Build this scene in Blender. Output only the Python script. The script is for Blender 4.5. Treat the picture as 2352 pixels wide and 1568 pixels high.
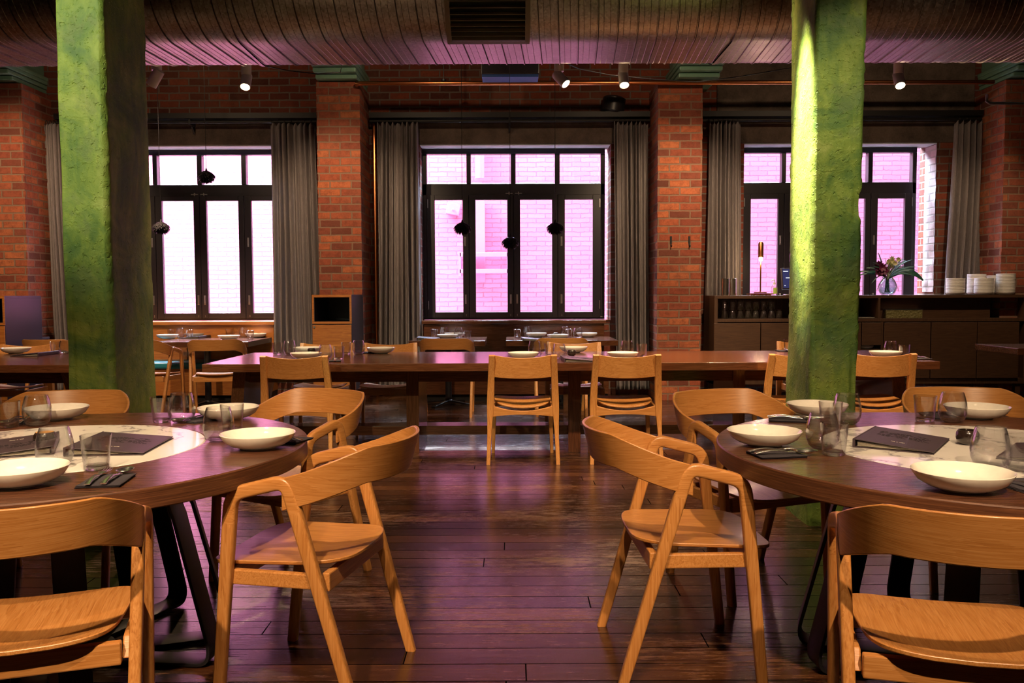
import bpy, bmesh, math, random
import numpy as np
from mathutils import Vector, Matrix, noise
random.seed(7)
C = bpy.context.scene.collection
for o in list(bpy.data.objects): bpy.data.objects.remove(o)
S = bpy.context.scene

# ---------------------------------------------------------------- camera
F, HOR, EYE, ROLL = 1970.0, 674.0, 1.28, -0.0038
PITCH = math.atan((784 - HOR) / F)
cam = bpy.data.cameras.new('camera'); cam_o = bpy.data.objects.new('camera', cam); C.objects.link(cam_o)
cam.sensor_width = 36; cam.lens = F / 2352 * 36; cam.clip_start = 0.05; cam.clip_end = 200
cam_o.matrix_world = Matrix.Translation((0, 0, EYE)) @ Matrix.Rotation(math.pi/2 - PITCH, 4, 'X') @ Matrix.Rotation(ROLL, 4, 'Z')
S.camera = cam_o
S.view_settings.view_transform = 'Standard'; S.view_settings.look = 'None'
S.view_settings.exposure = 0.36; S.view_settings.gamma = 1.0; S.view_settings.use_curve_mapping = False
S.cycles.use_denoising = True
S.cycles.max_bounces = 10; S.cycles.transparent_max_bounces = 24; S.cycles.transmission_bounces = 10
S.cycles.sample_clamp_indirect = 4.0; S.cycles.blur_glossy = 0.5

# ---------------------------------------------------------------- world, daylight
w = bpy.data.worlds.new('world'); S.world = w; w.use_nodes = True
bg = w.node_tree.nodes['Background']; bg.inputs[0].default_value = (0.55, 0.7, 1.0, 1); bg.inputs[1].default_value = 1.5

def area(name, loc, rot, sx, sy, power, col, spread=math.pi):
    l = bpy.data.lights.new(name, 'AREA'); l.shape = 'RECTANGLE'; l.size = sx; l.size_y = sy; l.energy = power; l.color = col; l.spread = spread
    o = bpy.data.objects.new(name, l); C.objects.link(o); o.location = loc; o.rotation_euler = rot; return o
# unseen area lamp standing in for open sky above the alley, plus fills
area('alley_sky_light', (0.0, 13.4, 7.2), (math.radians(-14), 0, 0), 20, 3.4, 3850, (0.88, 0.86, 1.0))
area('alley_sky_light_left', (-6.5, 13.2, 6.6), (math.radians(-12), 0, 0), 5.5, 3.0, 3300, (1.0, 0.9, 0.98))  # extra unseen lamp added to whiten the left window's view
for wx in (-4.0, 0.03, 4.06): area('alley_sky_window', (wx, 12.9, 4.75), Vector((0, 1.0, 1.05)).to_track_quat('Z', 'X').to_euler(), 1.3, 2.6, 640, (0.62, 0.80, 1.0), math.radians(110))  # unseen fill lamps added to push more daylight indoors
def sunlamp(name, energy, col, d, ang=0.6):
    l = bpy.data.lights.new(name, 'SUN'); l.energy = energy; l.color = col; l.angle = math.radians(ang)
    o = bpy.data.objects.new(name, l); C.objects.link(o); o.location = (0, 16, 12)
    o.rotation_euler = Vector(d).to_track_quat('-Z', 'Y').to_euler(); return o
sunlamp('sun', 4.0, (0.92, 0.96, 1.0), (0.06, -1.0, -0.72))

def ray(px, py):
    x = (px-1176)/F; y = (py-784)/F
    c, s = math.cos(ROLL), math.sin(ROLL); x, y = c*x+s*y, -s*x+c*y
    c, s = math.cos(PITCH), math.sin(PITCH)
    return Vector((x, c-y*s, -s-y*c))
def atz(px, py, z=0.75):
    """point of the level plane z seen at a pixel of the photograph"""
    r = ray(px, py); t = (z-EYE)/r.z; return Vector((r.x*t, r.y*t, z))
def aty(px, py, Y):
    r = ray(px, py); t = Y/r.y; return Vector((r.x*t, Y, EYE+r.z*t))

# ---------------------------------------------------------------- node helper + materials
class NT:
    def __init__(s, name):
        s.m = bpy.data.materials.new(name); s.m.use_nodes = True; s.t = s.m.node_tree
        s.t.nodes.clear(); s.out = s.t.nodes.new('ShaderNodeOutputMaterial')
    def n(s, typ, ins=None, **kw):
        nd = s.t.nodes.new('ShaderNode'+typ)
        for k, v in kw.items(): setattr(nd, k, v)
        for k, v in (ins or {}).items():
            i = nd.inputs[k]
            if isinstance(v, bpy.types.NodeSocket): s.t.links.new(v, i)
            else: i.default_value = v
        return nd
    def pr(s, **k):
        names = dict(color='Base Color', rough='Roughness', metal='Metallic', normal='Normal', coat='Coat Weight', coatr='Coat Roughness', spec='Specular IOR Level', trans='Transmission Weight', ior='IOR', emc='Emission Color', em='Emission Strength', alpha='Alpha', aniso='Anisotropic', sheen='Sheen Weight')
        p = s.n('BsdfPrincipled', {names[a]: b for a, b in k.items()}); s.t.links.new(p.outputs[0], s.out.inputs[0]); return s.m
    def obj(s, scale=(1, 1, 1), rot=(0, 0, 0), loc=(0, 0, 0)):
        tc = s.n('TexCoord'); mp = s.n('Mapping', {'Vector': tc.outputs['Object'], 'Scale': scale, 'Rotation': rot, 'Location': loc}); return mp.outputs[0]
    def noise(s, vec, scale, detail=4, rough=0.55, dist=0):
        return s.n('TexNoise', {'Vector': vec, 'Scale': scale, 'Detail': detail, 'Roughness': rough, 'Distortion': dist}).outputs['Fac']
    def ramp(s, fac, stops):
        r = s.n('ValToRGB', {'Fac': fac}); e = r.color_ramp.elements
        while len(e) > 1: e.remove(e[-1])
        e[0].position = stops[0][0]; e[0].color = (*stops[0][1], 1)
        for p, c in stops[1:]:
            x = e.new(p); x.color = (*c, 1)
        return r.outputs[0]
    def mix(s, f, a, b, mode='MIX'):
        m = s.n('Mix', {0: f}, data_type='RGBA', blend_type=mode)
        for i, v in ((6, a), (7, b)):
            if isinstance(v, bpy.types.NodeSocket): s.t.links.new(v, m.inputs[i])
            else: m.inputs[i].default_value = (*v, 1) if len(v) == 3 else v
        return m.outputs[2]
    def math(s, op, a, b=0.0, c=None):
        d = {0: a, 1: b}
        if c is not None: d[2] = c
        return s.n('Math', d, operation=op).outputs[0]
    def bump(s, h, strength=0.3, dist=0.01, normal=None):
        d = {'Height': h, 'Strength': strength, 'Distance': dist}
        if normal is not None: d['Normal'] = normal
        return s.n('Bump', d).outputs[0]
def c4(c): return (*c, 1)
def plain(name, col, rough=0.5, metal=0.0, bumps=None, **k):
    t = NT(name); v = t.obj()
    nz = t.noise(v, 40, 3)
    col2 = t.mix(nz, tuple(x*0.88 for x in col), tuple(min(1, x*1.1) for x in col))
    kw = dict(color=col2, rough=rough, metal=metal, **k)
    if bumps: kw['normal'] = t.bump(t.noise(v, bumps[0], 4), bumps[1], bumps[2])
    return t.pr(**kw)

def wood(name, axis, light, mid, dark, rough=0.42, coat=0.0, fig=1.0, grain=1.0, joint=None):
    """grain runs along axis (0,1,2)"""
    t = NT(name)
    sc = [20, 20, 20]; sc[axis] = 1.1
    v = t.obj(scale=tuple(sc))
    inf = t.n('ObjectInfo').outputs['Random']
    off = t.n('CombineXYZ', {0: t.math('MULTIPLY', inf, 37.0), 1: t.math('MULTIPLY', inf, 11.0), 2: t.math('MULTIPLY', inf, 23.0)}).outputs[0]
    v2 = t.n('VectorMath', {0: v, 1: off}, operation='ADD').outputs[0]
    n1 = t.noise(v2, 1.0*fig, 5, 0.55, 0.6)
    rings = t.math('FRACT', t.math('MULTIPLY', n1, 9.0))
    sc2 = [260, 260, 260]; sc2[axis] = 6
    fine = t.noise(t.obj(scale=tuple(sc2)), 1.0*grain, 2, 0.6)
    f = t.math('ADD', t.math('MULTIPLY', rings, 0.28), t.math('MULTIPLY', fine, 0.95))
    col = t.ramp(f, [(0.18, dark), (0.5, mid), (0.85, light)])
    return t.pr(color=col, rough=rough, coat=coat, coatr=0.15, normal=t.bump(fine, 0.12, 0.002))
OAKL, OAKM, OAKD = (0.60, 0.275, 0.085), (0.48, 0.195, 0.048), (0.30, 0.10, 0.022)
M = {}
for ax, nm in enumerate('xyz'):
    M['oak_'+nm] = wood('oak_grain_'+nm, ax, OAKL, OAKM, OAKD, 0.36, 0.15)
    M['dark_'+nm] = wood('dark_oak_grain_'+nm, ax, (0.13, 0.047, 0.020), (0.075, 0.025, 0.010), (0.030, 0.010, 0.005), 0.19, 0.35)
    M['walnut_'+nm] = wood('walnut_grain_'+nm, ax, (0.085, 0.04, 0.018), (0.055, 0.024, 0.011), (0.03, 0.012, 0.006), 0.5)
    M['honey_'+nm] = wood('honey_oak_grain_'+nm, ax, (0.45, 0.17, 0.035), (0.30, 0.095, 0.018), (0.17, 0.045, 0.009), 0.4, 0.1)

def oak_band():
    t = NT('oak_veneer_band'); tc = t.n('TexCoord'); sp = t.n('SeparateXYZ', {0: tc.outputs['Object']})
    an = t.math('ARCTAN2', t.math('ADD', sp.outputs[1], 0.02), sp.outputs[0])
    inf = t.n('ObjectInfo').outputs['Random']
    arch = t.math('MULTIPLY', t.math('COSINE', t.math('MULTIPLY', t.math('ADD', an, 1.5708), 1.1)), 0.035)
    zz = t.math('ADD', sp.outputs[2], arch)
    n1 = t.noise(t.n('CombineXYZ', {0: t.math('MULTIPLY', an, 0.5), 1: t.math('MULTIPLY', zz, 26.0), 2: t.math('MULTIPLY', inf, 40.0)}).outputs[0], 1.3, 5, 0.6, 0.3)
    rings = t.math('FRACT', t.math('MULTIPLY', n1, 8.0))
    fine = t.noise(t.n('CombineXYZ', {0: t.math('MULTIPLY', an, 2.2), 1: t.math('MULTIPLY', zz, 330.0), 2: 0.0}).outputs[0], 1.0, 3, 0.6)
    f = t.math('ADD', t.math('MULTIPLY', rings, 0.25), t.math('MULTIPLY', fine, 0.95))
    col = t.ramp(f, [(0.18, OAKD), (0.5, OAKM), (0.85, OAKL)])
    return t.pr(color=col, rough=0.36, coat=0.15, coatr=0.15, normal=t.bump(fine, 0.12, 0.002))
M['oak_band'] = oak_band()
def table_edge_wood():
    t = NT('round_table_oak'); v = t.obj(scale=(1.2, 16, 16))
    n1 = t.noise(v, 1, 5, 0.6, 0.5); rings = t.math('FRACT', t.math('MULTIPLY', n1, 8.0))
    fine = t.noise(t.obj(scale=(5, 200, 200)), 1, 2)
    f = t.math('ADD', t.math('MULTIPLY', rings, 0.35), t.math('MULTIPLY', fine, 0.8))
    col = t.ramp(f, [(0.25, (0.035, 0.012, 0.007)), (0.55, (0.085, 0.03, 0.014)), (0.85, (0.16, 0.062, 0.027))])
    rg = t.math('ADD', 0.2, t.math('MULTIPLY', fine, 0.16))
    return t.pr(color=col, rough=rg, coat=0.3, coatr=0.2, normal=t.bump(fine, 0.18, 0.002))
M['table_oak'] = table_edge_wood()
def edge_band():
    t = NT('round_table_edge'); tc = t.n('TexCoord'); sp = t.n('SeparateXYZ', {0: tc.outputs['Object']})
    an = t.math('ARCTAN2', sp.outputs[1], sp.outputs[0])
    vec = t.n('CombineXYZ', {0: t.math('MULTIPLY', an, 3.0), 1: t.math('MULTIPLY', sp.outputs[2], 150.0), 2: 0.0}).outputs[0]
    f = t.noise(vec, 1.6, 5, 0.7, 0.2)
    col = t.ramp(f, [(0.3, (0.045, 0.016, 0.008)), (0.55, (0.12, 0.045, 0.02)), (0.75, (0.22, 0.09, 0.04))])
    return t.pr(color=col, rough=0.4, normal=t.bump(f, 0.2, 0.002))
M['table_edge'] = edge_band()

def brick(name, plane, ramp_cols, mortar, rowh=0.0905, bw=0.25, bumpk=0.6, rough=0.85, msize=0.011, stain=0.5, wob_=1.0):
    t = NT(name)
    tc = t.n('TexCoord'); sp = t.n('SeparateXYZ', {0: tc.outputs['Object']})
    u = sp.outputs[0] if plane == 'x' else sp.outputs[1]
    wob = t.noise(tc.outputs['Object'], 5, 3)
    wob2 = t.noise(tc.outputs['Object'], 28, 3)
    uu = t.math('ADD', t.math('ADD', u, t.math('MULTIPLY', wob, 0.016*wob_)), t.math('MULTIPLY', wob2, 0.012*wob_))
    vv = t.math('ADD', t.math('ADD', sp.outputs[2], t.math('MULTIPLY', wob, 0.014*wob_)), t.math('MULTIPLY', wob2, 0.010*wob_))
    vec = t.n('CombineXYZ', {0: uu, 1: vv, 2: 0.0}).outputs[0]
    b = t.n('TexBrick', {'Vector': vec, 'Color1': (0, 0, 0, 1), 'Color2': (1, 1, 1, 1), 'Mortar': (0.5, 0.5, 0.5, 1), 'Scale': 1.0, 'Mortar Size': msize, 'Mortar Smooth': 0.35, 'Brick Width': bw, 'Row Height': rowh, 'Bias': 0.0})
    b.offset = 0.5
    col = t.ramp(b.outputs['Color'], ramp_cols)
    nz = t.noise(tc.outputs['Object'], 45, 5, 0.65)
    spk = t.noise(tc.outputs['Object'], 14, 5, 0.75)
    if stain > 0: col = t.mix(t.ramp(spk, [(0.42, (0, 0, 0)), (0.72, (0.75, 0.75, 0.75))]), col, (0.13, 0.035, 0.020))
    col = t.mix(t.math('MULTIPLY', nz, 0.6 if stain > 0 else 0.25), col, t.mix(0.55, col, (0.06, 0.018, 0.012) if stain > 0 else (0.85, 0.45, 0.68), 'MULTIPLY' if stain > 0 else 'MIX'))
    patch = t.noise(tc.outputs['Object'], 1.6, 4, 0.6)
    pf = t.math('MULTIPLY', t.math('SUBTRACT', patch, 0.42), stain*2.2)
    pf = t.n('Clamp', {0: pf}).outputs[0]
    col = t.mix(pf, col, t.mix(0.75, col, (0.16, 0.09, 0.06)))
    col = t.mix(b.outputs['Fac'], col, t.mix(nz, tuple(x*0.7 for x in mortar), mortar))
    h = t.math('ADD', t.math('MULTIPLY', b.outputs['Fac'], -1.0), t.math('MULTIPLY', nz, 0.45))
    return t.pr(color=col, rough=rough, normal=t.bump(h, bumpk, 0.012), spec=0.25)
RED = [(0.0, (0.12, 0.04, 0.028)), (0.08, (0.23, 0.058, 0.036)), (0.4, (0.32, 0.078, 0.042)), (0.75, (0.41, 0.105, 0.048)), (1.0, (0.52, 0.16, 0.065))]
DRED = [(0.0, (0.07, 0.018, 0.012)), (0.5, (0.17, 0.036, 0.020)), (1.0, (0.27, 0.062, 0.028))]
M['brick_x'] = brick('red_brick_front', 'x', RED, (0.24, 0.14, 0.095))
M['brick_y'] = brick('red_brick_side', 'y', RED, (0.24, 0.14, 0.095))
M['wbrick_x'] = brick('old_brick_front', 'x', DRED, (0.16, 0.12, 0.10), stain=0.8)
M['wbrick_y'] = brick('old_brick_side', 'y', DRED, (0.20, 0.16, 0.13), stain=0.8)
PINK = [(0.0, (0.74, 0.235, 0.40)), (0.5, (0.77, 0.26, 0.43)), (1.0, (0.80, 0.29, 0.46))]
M['pink_brick'] = brick('painted_pink_brick', 'x', PINK, (0.72, 0.24, 0.39), rowh=0.078, bw=0.30, bumpk=1.0, stain=0.0, msize=0.008, wob_=2.2)
M['pink_metal'] = plain('pink_painted_metal', (0.72, 0.30, 0.52), 0.6)
M['white_brick'] = brick('whitewashed_brick', 'y', [(0, (0.45, 0.35, 0.33)), (1, (0.8, 0.76, 0.74))], (0.5, 0.45, 0.42), stain=0.0)

def concrete(name, a, b, rough=0.85, sc=3.0):
    t = NT(name); v = t.obj(); n1 = t.noise(v, sc, 6, 0.65); n2 = t.noise(v, 60, 4)
    col = t.ramp(t.math('ADD', t.math('MULTIPLY', n1, 0.8), t.math('MULTIPLY', n2, 0.2)), [(0.35, a), (0.62, b)])
    return t.pr(color=col, rough=rough, normal=t.bump(n2, 0.4, 0.006), spec=0.3)
M['lintel'] = concrete('stained_concrete', (0.045, 0.032, 0.025), (0.13, 0.095, 0.075))
M['soffit'] = concrete('pale_plaster', (0.42, 0.46, 0.50), (0.62, 0.66, 0.70))
M['ceiling'] = concrete('dark_ceiling', (0.03, 0.022, 0.018), (0.06, 0.045, 0.035))
M['darkwall'] = concrete('dark_plaster', (0.07, 0.045, 0.03), (0.12, 0.08, 0.05))

def green_paint():
    t = NT('green_painted_render'); v = t.obj()
    n1 = t.noise(v, 2.0, 8, 0.68, 1.3); n2 = t.noise(v, 30, 6, 0.75); n3 = t.noise(t.obj(scale=(10, 10, 3)), 1.0, 5, 0.6, 0.8)
    sm = t.math('ADD', t.math('MULTIPLY', n1, 0.7), t.math('MULTIPLY', n3, 0.3))
    col = t.ramp(sm, [(0.34, (0.045, 0.10, 0.030)), (0.45, (0.10, 0.165, 0.030)), (0.54, (0.19, 0.25, 0.040)), (0.66, (0.31, 0.34, 0.085))])
    pt = t.ramp(t.noise(v, 5.5, 6, 0.7), [(0.52, (0, 0, 0)), (0.60, (1, 1, 1))])
    col = t.mix(t.math('MULTIPLY', pt, 0.45), col, (0.13, 0.16, 0.055))
    lump = t.ramp(t.noise(v, 48, 2, 0.5), [(0.60, (0, 0, 0)), (0.70, (1, 1, 1))])
    pit = t.ramp(t.noise(t.obj(loc=(4, 2, 1)), 34, 2, 0.5), [(0.66, (0, 0, 0)), (0.72, (1, 1, 1))])
    trowel = t.ramp(t.noise(v, 7, 5, 0.6, 1.8), [(0.44, (0, 0, 0)), (0.50, (1, 1, 1)), (0.56, (0.4, 0.4, 0.4))])
    h = t.math('ADD', t.math('ADD', t.math('MULTIPLY', n2, 0.5), t.math('MULTIPLY', lump, 0.35)), t.math('ADD', t.math('MULTIPLY', pit, -0.8), t.math('MULTIPLY', trowel, 0.16)))
    return t.pr(color=col, rough=0.6, normal=t.bump(h, 0.6, 0.009), spec=0.35)
M['green'] = green_paint()
M['teal_paint'] = plain('teal_green_enamel', (0.16, 0.30, 0.22), 0.4)

def floor_mat():
    t = NT('dark_floorboards'); HB = 0.132
    tc = t.n('TexCoord'); sp = t.n('SeparateXYZ', {0: tc.outputs['Object']})
    row = t.math('FLOOR', t.math('DIVIDE', sp.outputs[1], HB))
    rn = t.n('TexWhiteNoise', {'W': row}, noise_dimensions='1D').outputs['Value']
    xx = t.math('ADD', sp.outputs[0], t.math('MULTIPLY', rn, 9.7))
    vec = t.n('CombineXYZ', {0: xx, 1: sp.outputs[1], 2: 0.0}).outputs[0]
    b = t.n('TexBrick', {'Vector': vec, 'Color1': (0, 0, 0, 1), 'Color2': (1, 1, 1, 1), 'Mortar': (0, 0, 0, 1), 'Scale': 1.0, 'Mortar Size': 0.0026, 'Mortar Smooth': 0.1, 'Brick Width': 3.1, 'Row Height': HB, 'Bias': 0.0})
    b.offset = 0.0
    rnd = b.outputs['Color']
    gv = t.n('CombineXYZ', {0: xx, 1: t.math('MULTIPLY', sp.outputs[1], 26.0), 2: t.math('MULTIPLY', rn, 50.0)}).outputs[0]
    g = t.noise(gv, 1.9, 8, 0.7, 0.25)
    fv = t.n('CombineXYZ', {0: t.math('MULTIPLY', xx, 9.0), 1: t.math('MULTIPLY', sp.outputs[1], 230.0), 2: rn}).outputs[0]
    g2 = t.noise(fv, 1.0, 4, 0.65)
    wv = t.n('CombineXYZ', {0: t.math('MULTIPLY', xx, 5.0), 1: t.math('MULTIPLY', sp.outputs[1], 60.0), 2: t.math('MULTIPLY', rn, 31.0)}).outputs[0]
    fl = t.noise(wv, 1.5, 8, 0.78)
    big = t.noise(t.obj(scale=(0.7, 1.6, 1)), 1.2, 5, 0.6)
    f = t.math('ADD', t.math('MULTIPLY', g, 0.62), t.math('ADD', t.math('MULTIPLY', g2, 0.26), t.math('MULTIPLY', t.math('SUBTRACT', rnd, 0.3), 0.26)))
    col = t.ramp(f, [(0.36, (0.010, 0.003, 0.002)), (0.50, (0.034, 0.011, 0.005)), (0.60, (0.072, 0.026, 0.010)), (0.74, (0.135, 0.055, 0.020))])
    wf = t.ramp(t.math('ADD', t.math('MULTIPLY', fl, 0.7), t.math('MULTIPLY', big, 0.42)), [(0.605, (0, 0, 0)), (0.645, (1, 1, 1))])
    col = t.mix(t.math('MULTIPLY', wf, 0.75), col, (0.19, 0.085, 0.035))
    col = t.mix(b.outputs['Fac'], col, (0.003, 0.002, 0.002))
    seamf = b.outputs['Fac']; inv = t.math('SUBTRACT', 1.0, seamf)
    rg = t.math('ADD', 0.14, t.math('ADD', t.math('MULTIPLY', g2, 0.14), t.math('MULTIPLY', wf, 0.22)))
    h = t.math('ADD', t.math('ADD', t.math('MULTIPLY', b.outputs['Fac'], -1.8), t.math('MULTIPLY', g2, 0.35)), t.math('MULTIPLY', fl, 0.22))
    return t.pr(color=col, rough=rg, normal=t.bump(h, 0.30, 0.004), spec=t.math('MULTIPLY', inv, 0.5), coat=t.math('MULTIPLY', inv, 0.14), coatr=0.12)
M['floor'] = floor_mat()

def marble():
    t = NT('white_marble'); v = t.obj(); d = t.noise(v, 2.2, 6, 0.6)
    vv = t.n('VectorMath', {0: v, 1: t.n('CombineXYZ', {0: d, 1: d, 2: d}).outputs[0]}, operation='ADD').outputs[0]
    wv = t.n('TexWave', {'Vector': vv, 'Scale': 1.3, 'Distortion': 9.0, 'Detail': 4.0, 'Detail Scale': 1.6}).outputs['Fac']
    col = t.ramp(wv, [(0.0, (0.34, 0.32, 0.33)), (0.05, (0.62, 0.58, 0.54)), (0.14, (0.76, 0.72, 0.66)), (1, (0.80, 0.76, 0.70))])
    return t.pr(color=col, rough=0.16, coat=0.2)
M['marble'] = marble()

def duct_mat():
    t = NT('galvanised_spiral_duct'); v = t.obj()
    vo = t.n('TexVoronoi', {'Vector': v, 'Scale': 70.0}, feature='F1').outputs['Color']
    g = t.n('RGBToBW', {0: vo}).outputs[0]
    n = t.noise(v, 9, 4)
    col = t.mix(g, (0.20, 0.18, 0.165), (0.42, 0.385, 0.355))
    rg = t.math('ADD', 0.26, t.math('ADD', t.math('MULTIPLY', g, 0.14), t.math('MULTIPLY', n, 0.12)))
    return t.pr(color=col, rough=rg, metal=1.0)
M['duct'] = duct_mat()
M['seam'] = plain('dark_seam_sealant', (0.03, 0.022, 0.018), 0.6)  # shadow in the duct grooves, painted as a dark colour

def curtain_mat():
    t = NT('grey_linen'); v = t.obj(scale=(220, 220, 320)); a = t.noise(v, 1, 2); b = t.noise(t.obj(scale=(300, 300, 12)), 1, 2)
    f = t.math('ADD', t.math('MULTIPLY', a, 0.5), t.math('MULTIPLY', b, 0.5))
    col = t.ramp(f, [(0.35, (0.11, 0.092, 0.092)), (0.65, (0.31, 0.265, 0.262))])
    p = t.n('BsdfPrincipled', {'Base Color': col, 'Roughness': 0.9, 'Normal': t.bump(f, 0.3, 0.002)})
    tr = t.n('BsdfTranslucent', {'Color': (0.20, 0.21, 0.24, 1)})
    mx = t.n('MixShader', {0: 0.22, 1: p.outputs[0], 2: tr.outputs[0]}); t.t.links.new(mx.outputs[0], t.out.inputs[0]); return t.m
M['curtain'] = curtain_mat()

def pane_mat():
    t = NT('window_glass'); mx = t.n('MixShader', {0: 0.045, 1: t.n('BsdfTransparent', {'Color': (0.97, 0.97, 0.98, 1)}).outputs[0], 2: t.n('BsdfGlossy', {'Roughness': 0.02}).outputs[0]})
    t.t.links.new(mx.outputs[0], t.out.inputs[0]); return t.m
M['pane'] = pane_mat()
def glass_mat(name, tint=(1, 1, 1), solid=False):
    t = NT(name)
    if solid:
        g = t.n('BsdfGlass', {'Color': c4(tint), 'Roughness': 0.0, 'IOR': 1.4})
        mx = t.n('MixShader', {0: 0.45, 1: g.outputs[0], 2: t.n('BsdfTransparent', {'Color': c4(tint)}).outputs[0]})
    else:
        fc = t.n('LayerWeight', {'Blend': 0.5}).outputs['Facing']
        f = t.math('ADD', 0.10, t.math('MULTIPLY', t.math('POWER', fc, 2.2), 0.72))
        tn = t.mix(t.math('POWER', fc, 3.0), tint, tuple(x*0.6 for x in tint))
        mx = t.n('MixShader', {0: f, 1: t.n('BsdfTransparent', {'Color': tn}).outputs[0], 2: t.n('BsdfGlossy', {'Color': (0.95, 0.95, 0.97, 1), 'Roughness': 0.01}).outputs[0]})
    t.t.links.new(mx.outputs[0], t.out.inputs[0]); return t.m
M['glass'] = glass_mat('clear_glass', (0.985, 0.985, 0.985))
M['solid_glass'] = glass_mat('thick_glass', (0.98, 0.98, 0.98), True)
M['vase_glass'] = glass_mat('aqua_glass', (0.84, 0.95, 0.95))
M['ceramic'] = plain('cream_glazed_ceramic', (0.86, 0.80, 0.71), 0.12, coat=0.5)
M['ceramic_w'] = plain('white_speckled_ceramic', (0.66, 0.62, 0.58), 0.3)
M['frame'] = plain('black_painted_timber', (0.016, 0.012, 0.018), 0.35)
M['black_metal'] = plain('black_powdercoat', (0.016, 0.014, 0.017), 0.38, 0.3)
M['black_iron'] = plain('black_iron', (0.012, 0.010, 0.010), 0.5, 0.4)
M['steel'] = plain('polished_steel', (0.85, 0.83, 0.80), 0.24, 1.0)
M['silver'] = plain('bolt_steel', (0.62, 0.60, 0.60), 0.3, 1.0)
M['copper'] = plain('copper_pipe', (0.50, 0.18, 0.07), 0.3, 1.0)
M['white_metal'] = plain('white_enamel', (0.75, 0.70, 0.66), 0.4)
M['grille'] = plain('brown_enamel', (0.15, 0.10, 0.075), 0.45)
M['black_hole'] = plain('dark_void', (0.006, 0.005, 0.005), 0.9)
M['napkin'] = plain('charcoal_linen', (0.030, 0.024, 0.032), 0.9, bumps=(300, 0.4, 0.001))
M['leather'] = plain('dark_plum_leather', (0.050, 0.034, 0.042), 0.42, bumps=(240, 0.25, 0.001))
M['emboss'] = plain('embossed_ink', (0.016, 0.011, 0.014), 0.5)
M['paper'] = plain('cream_paper', (0.75, 0.68, 0.55), 0.8)
M['cushion'] = plain('teal_leather', (0.02, 0.19, 0.26), 0.32, bumps=(30, 0.3, 0.01))
M['pot'] = plain('black_glazed_pot', (0.022, 0.013, 0.010), 0.18, coat=0.4)
M['potlid'] = plain('amber_wood_disc', (0.55, 0.26, 0.05), 0.4)
M['feather'] = plain('dark_plum_petals', (0.018, 0.012, 0.020), 0.55)
M['blue_plastic'] = plain('blue_tray', (0.02, 0.06, 0.22), 0.4)  # blue light on the hanging box's underside, put into the colour
M['leaf'] = plain('dark_teal_leaf', (0.015, 0.075, 0.05), 0.4)
M['petal'] = plain('burgundy_petal', (0.12, 0.008, 0.05), 0.5)
M['petal_pale'] = plain('pale_green_flower', (0.45, 0.42, 0.20), 0.6)
M['acrylic'] = plain('mossy_box_fill', (0.16, 0.14, 0.05), 0.35, bumps=(40, 0.8, 0.02))
def emis(name, col, s):
    t = NT(name); e = t.n('Emission', {0: c4(col), 1: s}); t.t.links.new(e.outputs[0], t.out.inputs[0]); return t.m
M['bulb'] = emis('warm_bulb', (1.0, 0.72, 0.36), 60)
M['flame'] = emis('lamp_glow', (1.0, 0.66, 0.25), 40)
M['screen'] = emis('screen_navy', (0.03, 0.03, 0.09), 1.0)
M['screen_white'] = emis('screen_white', (0.9, 0.95, 1.0), 1.3)

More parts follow.
